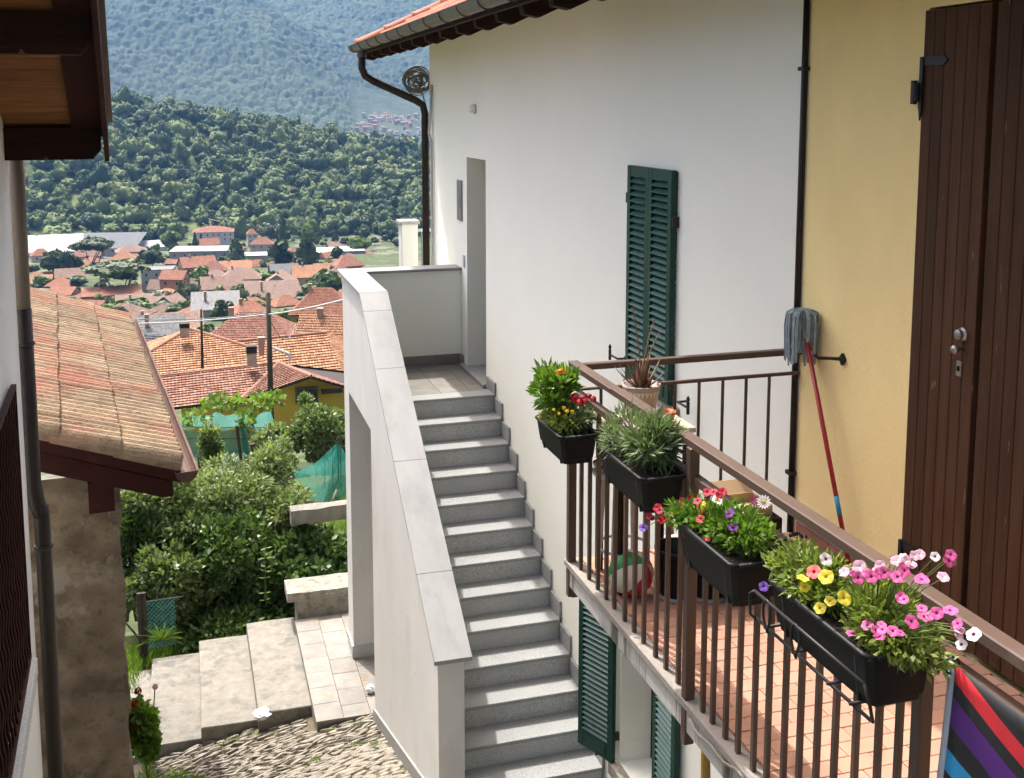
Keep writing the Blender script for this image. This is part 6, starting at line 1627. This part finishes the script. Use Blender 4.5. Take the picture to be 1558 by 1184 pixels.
TS = [("upper umbrella pine in front of the grey industrial hall",142,362,408,68,"umbrella",T_PINE),("large spreading umbrella pine with several leaning trunks",180,396,456,118,"umbrella",T_PINE),
 ("dark broad tree left of the umbrella pines",82,376,424,46,"round",T_DARK),("dark tree close behind the mauve roofed house",108,382,428,36,"round",T_DARK),
 ("bushy dark tree right of the upper pine",232,376,408,44,"round",T_DARK),("round bright green tree before the wooded hill",262,351,384,36,"round",T_LIGHT),
 ("dark conifer left of the white villa annex",297,354,378,12,"cone",T_DARK),("twin dark conifer beside the red roofed low house",306,356,378,11,"cone",T_DARK),
 ("tall feathery cedar before the grey commercial building",360,362,402,34,"cedar",T_MID),("slim tall cypress beside the wooded hill",431,328,372,9,"cypress",T_DARK),
 ("broad dark oak left of the cedar group",428,362,408,42,"round",T_DARK),("blue green cedar in the middle of town",467,360,410,46,"cedar",T_DARK),
 ("grey green round tree above the beige villa",404,336,370,34,"round",T_OLIVE),("second grey green round tree above the beige villa",422,338,370,28,"round",T_OLIVE),("yellowish tall tree at the foot of the hill",474,334,378,38,"round",T_LIGHT),
 ("short cypress next to the small white house",389,346,366,6,"cypress",T_DARK),("dark shrub tree before the white roofed hall",513,374,396,22,"round",T_MID),
 ("large leafy tree left of the staircase parapet",497,410,456,58,"round",T_MID),("leafy tree under the orange roofed block",478,428,462,44,"round",T_MID),
 ("palm like dark shrub below the grey shed",336,456,492,34,"cedar",T_DARK),("tall clipped hedge beside the grey shed",294,450,474,26,"bush",T_MID),
 ("round light bush beside the hedge",281,456,476,26,"bush",T_LIGHT),("wide bush left of the round light bush",250,454,478,42,"bush",T_MID),("long hedge above the shed ridge",198,452,474,60,"bush",T_MID),
 ("olive tree left of the pink roofed house",292,426,452,26,"bush",T_OLIVE),("olive tree beside the salmon pink house",240,436,464,42,"bush",T_OLIVE),("palm tree beside the salmon house",276,428,460,14,"cypress",T_MID),
 ("bright garden bush in front of the pink roofed house",333,434,452,22,"bush",T_LIGHT),("garden bush right of the pink roofed house",365,430,458,34,"bush",T_MID),("grey olive bush before the long brown roof",383,438,458,24,"bush",T_OLIVE),
 ("low garden bush in front of the wide red gable",305,404,428,30,"bush",T_LIGHT),("green bush between the gable house and brown hipped roof",405,410,430,36,"bush",T_LIGHT),("olive bush at the end of the long brown roof",459,440,458,18,"bush",T_OLIVE),
 ("clipped hedge right of the long brown roof",462,448,462,46,"bush",T_DARK),("yellow green bush behind the utility pole",430,468,500,26,"bush",T_LIGHT),("bright shrubs below the tan house",436,480,510,40,"bush",T_LIGHT),
 ("green bush before the pink roofed house by the grey pole",312,490,518,34,"bush",T_MID),("leafy tree between the garden house roofs",522,530,600,24,"bush",T_MID),
 ("small tree left of the long white roofed hall",500,392,412,18,"cypress",T_LIGHT),("small round tree at the grey commercial building",340,386,400,18,"bush",T_MID),("green bush by the white workshop",238,368,382,14,"bush",T_LIGHT),("dark bush above the brown low block",182,404,414,22,"bush",T_MID),
 ("low bush at the left of the mauve roofed house",66,418,438,30,"bush",T_LIGHT),("row of young trees beside the white hall",545,352,384,40,"bush",T_LIGHT)]
for s_ in TS: tree_at(*s_)
gr_ = random.Random(31)
kinds = [("small dark green tree between the town houses","round",T_DARK),("small fresh green tree between the town houses","round",T_MID),("low olive green garden bush between the town houses","bush",T_OLIVE),("low light green garden bush between the town houses","bush",T_LIGHT)]
for k in range(130):
    py = 364 + 136*gr_.random()**1.6; px = gr_.uniform(50,545); sz_ = 5+ (py-360)*.13*gr_.uniform(.6,1.3)
    lb_,kd_,mm_ = gr_.choice(kinds)
    tree_at(lb_, px, py-sz_*gr_.uniform(.9,1.3), py, sz_*gr_.uniform(1.0,1.7), kd_, mm_, "small trees between the town houses")
for k in range(34):
    py = gr_.uniform(363,378); px = gr_.uniform(400,640) if k < 24 else gr_.uniform(60,300); lb_,kd_,mm_ = gr_.choice([("leafy tree at the foot of the wooded hill","round",T_MID),("dark tree at the foot of the wooded hill","round",T_DARK)])
    tree_at(lb_, px, py-gr_.uniform(10,20), py, gr_.uniform(12,22), kd_, mm_, "trees at the foot of the wooded hill")

# ------------------------------------------------------------------ wooded hill
HXA = np.array([-600,-230,-120,-30,45,90,125,165,200,300,480,900],float); HZA = np.array([-6,0,1,-6,-16,-24,-37,-43,-52,-70,-86,-88],float)
def sst(t): t = np.clip(t,0,1); return t*t*(3-2*t)
def vnoise(x, y, seed=0):
    xi = np.floor(x).astype(int); yi = np.floor(y).astype(int); fx_ = x-xi; fy_ = y-yi
    def hsh(a,b): v = np.sin(a*127.1+b*311.7+seed*74.7)*43758.5453; return v-np.floor(v)
    u = fx_*fx_*(3-2*fx_); w = fy_*fy_*(3-2*fy_)
    return (hsh(xi,yi)*(1-u)+hsh(xi+1,yi)*u)*(1-w)+(hsh(xi,yi+1)*(1-u)+hsh(xi+1,yi+1)*u)*w
def fbm(x, y, o=4, seed=0): return sum(vnoise(x*2**k,y*2**k,seed+k)*.5**k for k in range(o))/ (2-.5**(o-1)) - .5
def hill_z(x, y):
    s = x - 0.0325*y; t = (y-745)/(1060-745)
    cr = np.interp(s, HXA, HZA)
    z = -88 + (cr+88)*sst(t)**.85*1.0
    z = np.where(y > 1060, cr - (y-1060)*.30, z)
    return np.maximum(z + 14*fbm(x/70,y/70,3,3)*sst(t*2.5), -96)
hx = np.linspace(-650,900,110); hy = np.linspace(735,1350,60); X_,Y_ = np.meshgrid(hx,hy); Z_ = hill_z(X_,Y_)
Vh = np.stack([X_,Y_,Z_],-1).reshape(-1,3); nxh=len(hx); Fh = np.array([(j*nxh+i,j*nxh+i+1,(j+1)*nxh+i+1,(j+1)*nxh+i) for j in range(len(hy)-1) for i in range(nxh-1)])
hl = link("wooded_hill", npmesh("wooded_hill", Vh, Fh, mat("forest_floor",(0.045,0.06,0.02),1,.3,.05,col2=(0.11,0.13,0.045),c2s=.02,c2t=(.5,.6)), True)); hl["kind"]="structure"
T_HILL = leafmat("hill_leaves",(0.022,0.050,0.015),(0.125,0.165,0.045),.0,.8,.02,True)
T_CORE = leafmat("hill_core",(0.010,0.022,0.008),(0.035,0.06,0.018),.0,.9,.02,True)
def octa(sub):
    V=[(1,0,0),(-1,0,0),(0,1,0),(0,-1,0),(0,0,1),(0,0,-1)]; F=[(0,2,4),(2,1,4),(1,3,4),(3,0,4),(2,0,5),(1,2,5),(3,1,5),(0,3,5)]
    V=[np.array(v,float) for v in V]
    for _ in range(sub):
        c_={}; F2=[]
        def mid(i,j):
            k=(min(i,j),max(i,j))
            if k not in c_: m_=V[i]+V[j]; V.append(m_/np.linalg.norm(m_)); c_[k]=len(V)-1
            return c_[k]
        for a_,b_,d_ in F:
            x_,y_,z_=mid(a_,b_),mid(b_,d_),mid(d_,a_); F2+=[(a_,x_,z_),(x_,b_,y_),(z_,y_,d_),(x_,y_,z_)]
        F=F2
    return np.array(V),np.array(F)
def crowns_np(pts, rad, hgt, tint, nq, seed, qs=.15):
    """crowns made of a lumpy bough mass with a coat of leaf clumps: two meshes"""
    g = np.random.default_rng(seed); K = 12; protos = []; cores=[]
    OV,OF = octa(2)
    for k in range(K):
        L_ = 11; lc,_ = ball_pts(L_,(0,0,.05),(.72,.72,.62),seed+31*k,.6); lr = .26+.26*g.random(L_)
        # mass: distance to the nearest lump along each direction
        dirs = OV; rr = np.zeros(len(dirs))
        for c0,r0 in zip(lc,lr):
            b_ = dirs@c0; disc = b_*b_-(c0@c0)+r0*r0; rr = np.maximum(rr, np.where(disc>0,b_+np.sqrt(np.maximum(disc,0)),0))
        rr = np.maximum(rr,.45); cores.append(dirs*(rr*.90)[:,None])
        li = g.integers(0,L_,nq); d = g.normal(size=(nq,3)); d/=np.linalg.norm(d,axis=1,keepdims=True); d[:,2]=np.where(d[:,2]<-.3,-d[:,2],d[:,2])
        p = lc[li]+d*lr[li][:,None]*(.95+.14*g.random((nq,1)))
        nn = d+g.normal(size=d.shape)*.30; nn/=np.linalg.norm(nn,axis=1,keepdims=True); s_=np.cross(nn,g.normal(size=nn.shape)); s_/=np.linalg.norm(s_,axis=1,keepdims=True); t_=np.cross(nn,s_); q_=qs*(.5+.8*g.random((nq,1)))
        protos.append(np.stack([p-s_*q_,p-t_*q_*.75,p+s_*q_,p+t_*q_*.75],1).reshape(-1,3))
    Vs=[];Ts=[];Cs=[];Ct=[]
    ch = g.integers(0,K,len(pts)); an = g.random(len(pts))*6.28
    for i,(p,r,h) in enumerate(zip(pts,rad,hgt)):
        c_,s_ = math.cos(an[i]),math.sin(an[i])
        for q,VV,TT in ((protos[ch[i]],Vs,Ts),(cores[ch[i]],Cs,Ct)):
            v = np.stack([(q[:,0]*c_-q[:,1]*s_)*r, (q[:,0]*s_+q[:,1]*c_)*r, q[:,2]*h],1)+p; VV.append(v); TT.append(np.full(len(v),tint[i]))
        Ts[-1] = Ts[-1] + .08*np.repeat(g.random(len(Ts[-1])//4)-.5,4)
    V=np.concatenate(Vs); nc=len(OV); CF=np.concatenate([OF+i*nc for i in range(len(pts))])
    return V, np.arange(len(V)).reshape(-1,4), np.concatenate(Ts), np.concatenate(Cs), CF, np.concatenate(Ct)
g = np.random.default_rng(5); pts=[]; 
gxx = np.arange(-330,330,9.6); gyy = np.arange(752,1085,9.6)
for yy in gyy:
    for xx in gxx:
        x = xx+.0325*yy+g.normal()*4.5; y = yy+g.normal()*4.5
        if abs(xx) > 60+yy*.24: continue
        if y < 778 and fbm(np.array(x/30),np.array(y/30),2,9) > 0.04: continue
        pts.append((x,y,float(hill_z(np.array(x),np.array(y)))))
pts = np.array(pts); n = len(pts); rad = 3.8+6.2*g.random(n)**1.7; hgt = rad*(.75+.5*g.random(n)); pts[:,2]+=hgt*.7
tint = np.clip(.42+.6*fbm(pts[:,0]/45,pts[:,1]/45,2,21)+.20*g.normal(size=n),0,1)
V,F,Tt,CV,CF,CT = crowns_np(pts, rad, hgt, tint, 140, 300)
fo = link("hill_forest", npmesh("hill_forest", V, F, T_HILL, False, Tt)); settag(fo,"dense green broadleaf forest covering the hill behind the town","forest",None,"stuff")
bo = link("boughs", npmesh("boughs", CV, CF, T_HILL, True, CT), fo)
print("hill trees", n)
# radio mast on the crest
c = ony(420,186,1062); mk = thing("radio_mast","thin lattice radio mast on the wooded crest","mast",tuple(c)); s=1062/1640; H=30*s
for k in range(3):
    a=2*math.pi*k/3; MB().tube([c+Vector((1.6*math.cos(a),1.6*math.sin(a),-5)), c+Vector((.6*math.cos(a),.6*math.sin(a),H))], .16,5).build("leg", GREYMETAL, mk)
for k in range(6):
    z=H*(k+.5)/6; MB().lathe([(1.5-.9*z/H,0),(1.5-.9*z/H,.3)],tuple(c+Vector((0,0,z))),6).build("brace_ring", GREYMETAL, mk)
for z in (.7,.85): MB().box(c.x-1.6,c.x+1.6,c.y-.5,c.y+.5,c.z+H*z,c.z+H*z+1.8).build("antenna_panel", wmat["white"], mk)

# ------------------------------------------------------------------ far mountain, bumpy with tree crowns
def mount_z(x, y):
    s = x-.0325*y
    base = -92 + .315*np.maximum(y-1900-.10*s,0) + np.maximum(y-1900,0)*.00003*(y-1900)
    spur = 150*np.exp(-((s+250+.55*(y-3000))/330)**2)*sst((y-2100)/900) - 70*np.exp(-((s-120+.35*(y-3000))/210)**2)*sst((y-2100)/800)
    return base + spur + 130*fbm(x/520,y/620,4,40)*sst((y-1950)/500)
def worley(x, y, cell, seed):
    xi=np.floor(x/cell).astype(int); yi=np.floor(y/cell).astype(int); best=np.full(x.shape,1e9); idv=np.zeros(x.shape)
    for dx in (-1,0,1):
        for dy in (-1,0,1):
            a=xi+dx;b=yi+dy; h1=np.sin(a*127.1+b*311.7+seed)*43758.5453; h1-=np.floor(h1); h2=np.sin(a*269.5+b*183.3+seed)*43758.5453; h2-=np.floor(h2); h3=np.sin(a*53.3+b*97.1+seed)*43758.5453; h3-=np.floor(h3)
            d=np.hypot((a+.15+.7*h1)*cell-x,(b+.15+.7*h2)*cell-y)/(.75+.5*h3); m_=d<best; best=np.where(m_,d,best); idv=np.where(m_,h3,idv)
    return best/cell, idv
mx = np.arange(-700,960,3.2); my = np.concatenate([np.arange(1900,2400,5.5),np.arange(2400,3500,4.3),np.arange(3500,4300,9)]); X_,Y_=np.meshgrid(mx,my); X_=X_*(Y_/2900)+.0325*Y_
WX=X_+16*fbm(X_/22,Y_/22,3,71); WY=Y_+16*fbm(X_/22,Y_/22,3,83); w1,i1 = worley(WX,WY,14.0,3.0); w2,i2 = worley(WX,WY,7.0,8.0); dens=sst(2.2+6*fbm(X_/120,Y_/120,3,91)); rr_=(X_-.0325*Y_)/Y_*1663+340; vil=sst((rr_-515)/25)*sst((700-rr_)/25)*sst((2420-Y_)/80); dens=dens*(1-.85*vil); Z_ = mount_z(X_,Y_) + dens*(8*np.sqrt(np.clip(1-(w1*1.45)**2,0,1))*(.3+1.2*i1)+6*np.sqrt(np.clip(1-(w2*1.5)**2,0,1))*(.2+i2))
Vm=np.stack([X_,Y_,Z_],-1).reshape(-1,3); nxm=len(mx); ii,jj=np.meshgrid(np.arange(nxm-1),np.arange(len(my)-1)); b0=(jj*nxm+ii).ravel(); Fm=np.stack([b0,b0+1,b0+nxm+1,b0+nxm],1)
tin=np.clip(.5+.9*fbm(X_/160,Y_/160,3,60)+.35*(i1-.5)+.35*(i2-.5),0,1).ravel()
T_MT = leafmat("mountain_forest",(0.005,0.016,0.010),(0.034,0.058,0.028),.0,.9,.004,True)
mo = link("mountain", npmesh("mountain", Vm, Fm, T_MT, True, tin)); mo["kind"]="structure"
# outer shoulders of the range, beyond what the alley shows
ox = np.arange(-5200,5400,95.0); oy = np.arange(1900,5600,70.0); X_,Y_=np.meshgrid(ox,oy); Z_=mount_z(X_,Y_)-14; Z_=np.where((np.abs(X_-.0325*Y_-100)<600*(Y_/2900))&(Y_<4200),Z_-25,Z_); Z_=np.minimum(Z_,1150)
nxo=len(ox); ii,jj=np.meshgrid(np.arange(nxo-1),np.arange(len(oy)-1)); b0=(jj*nxo+ii).ravel()
o2 = link("mountain_range", npmesh("mountain_range", np.stack([X_,Y_,Z_],-1).reshape(-1,3), np.stack([b0,b0+1,b0+nxo+1,b0+nxo],1), T_MT, True, np.full(X_.size,.45))); o2["kind"]="structure"

# ------------------------------------------------------------------ hillside village far away
vm = []
for k,(wc,rc) in enumerate((("white","mauve"),("cream","rust"),("pink","rust"),("beige","grey"),("white","red"),("peach","mauve"))):
    b = MB().box(-.5,.5,-.5,.5,-1.2,.72,0); b.add([(-.53,-.55,.7),(.53,-.55,.7),(.53,0,.93),(-.53,0,.93),(.53,.55,.7),(-.53,.55,.7)],[(0,1,2,3),(3,2,4,5),(1,4,2),(5,0,3)],1)
    for i in range(3):
        for j in range(2): b.box(-.34+i*.28,-.22+i*.28,-.52,-.49,-.25+j*.42,.0+j*.42,2)
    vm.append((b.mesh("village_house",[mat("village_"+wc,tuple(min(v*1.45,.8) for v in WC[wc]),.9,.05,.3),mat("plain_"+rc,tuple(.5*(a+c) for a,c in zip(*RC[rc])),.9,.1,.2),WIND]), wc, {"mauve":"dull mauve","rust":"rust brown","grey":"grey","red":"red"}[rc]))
g = random.Random(12); used=set(); cntv=0
def mhit(px,py):
    lo,hi=1905.0,4200.0
    for t_ in np.arange(1905,4200,12.0):
        p=ony(px,py,float(t_))
        if p.z < float(mount_z(np.array(p.x),np.array(p.y)))+5: return p
    return None
for k in range(900):
    if cntv >= 110: break
    py = g.uniform(174,232); px = g.gauss(585,34) if py<196 else g.uniform(532,668)
    key=(int(px/5.5),int(py/4.2))
    if key in used or px<528 or px>680 or (py<185 and px<553): continue
    p = mhit(px,py)
    if p is None: continue
    used.add(key); me,wc,rc = g.choice(vm); s = p.y/1640; w = g.uniform(5,9)*s*.85; hh_=g.uniform(3.4,5.4)*s
    M = T((p.x,p.y,p.z), rz=g.uniform(-.6,.6), sc=(w,w*.8,hh_))
    o = link("village_house", me, None, M); settag(o, f"tiny {wc} house with {rc} roof in the far hillside village", "house", "houses of the far hillside village"); cntv+=1
print("village", cntv)

# ------------------------------------------------------------------ haze
hz = MB().box(-5600,5800,-420,5800,-97,1250).build("haze", None, None)
hz.data.materials.clear()
m = bpy.data.materials.new("haze_air"); m.use_nodes=True; nt=m.node_tree
for n_ in list(nt.nodes):
    if n_.type=='BSDF_PRINCIPLED': nt.nodes.remove(n_)
pv_=nt.nodes.new("ShaderNodeVolumePrincipled"); pv_.inputs["Color"].default_value=(0.20,0.44,0.88,1); pv_.inputs["Density"].default_value=0.000085; pv_.inputs["Anisotropy"].default_value=0.2
nt.links.new(pv_.outputs[0], nt.nodes["Material Output"].inputs["Volume"]); hz.data.materials.append(m); hz["kind"]="stuff"; hz["label"]="pale blue haze filling the valley air"; hz["category"]="haze"
SC.cycles.max_bounces = 7; SC.cycles.diffuse_bounces = 4; SC.cycles.glossy_bounces = 2; SC.cycles.transmission_bounces = 3; SC.cycles.transparent_max_bounces = 8; SC.cycles.volume_bounces = 0
for l_, v_ in LAB.items():
    if len(v_) > 1 and not all(q_[1] for q_ in v_): print("DUPLICATE LABEL", l_, v_[:3])
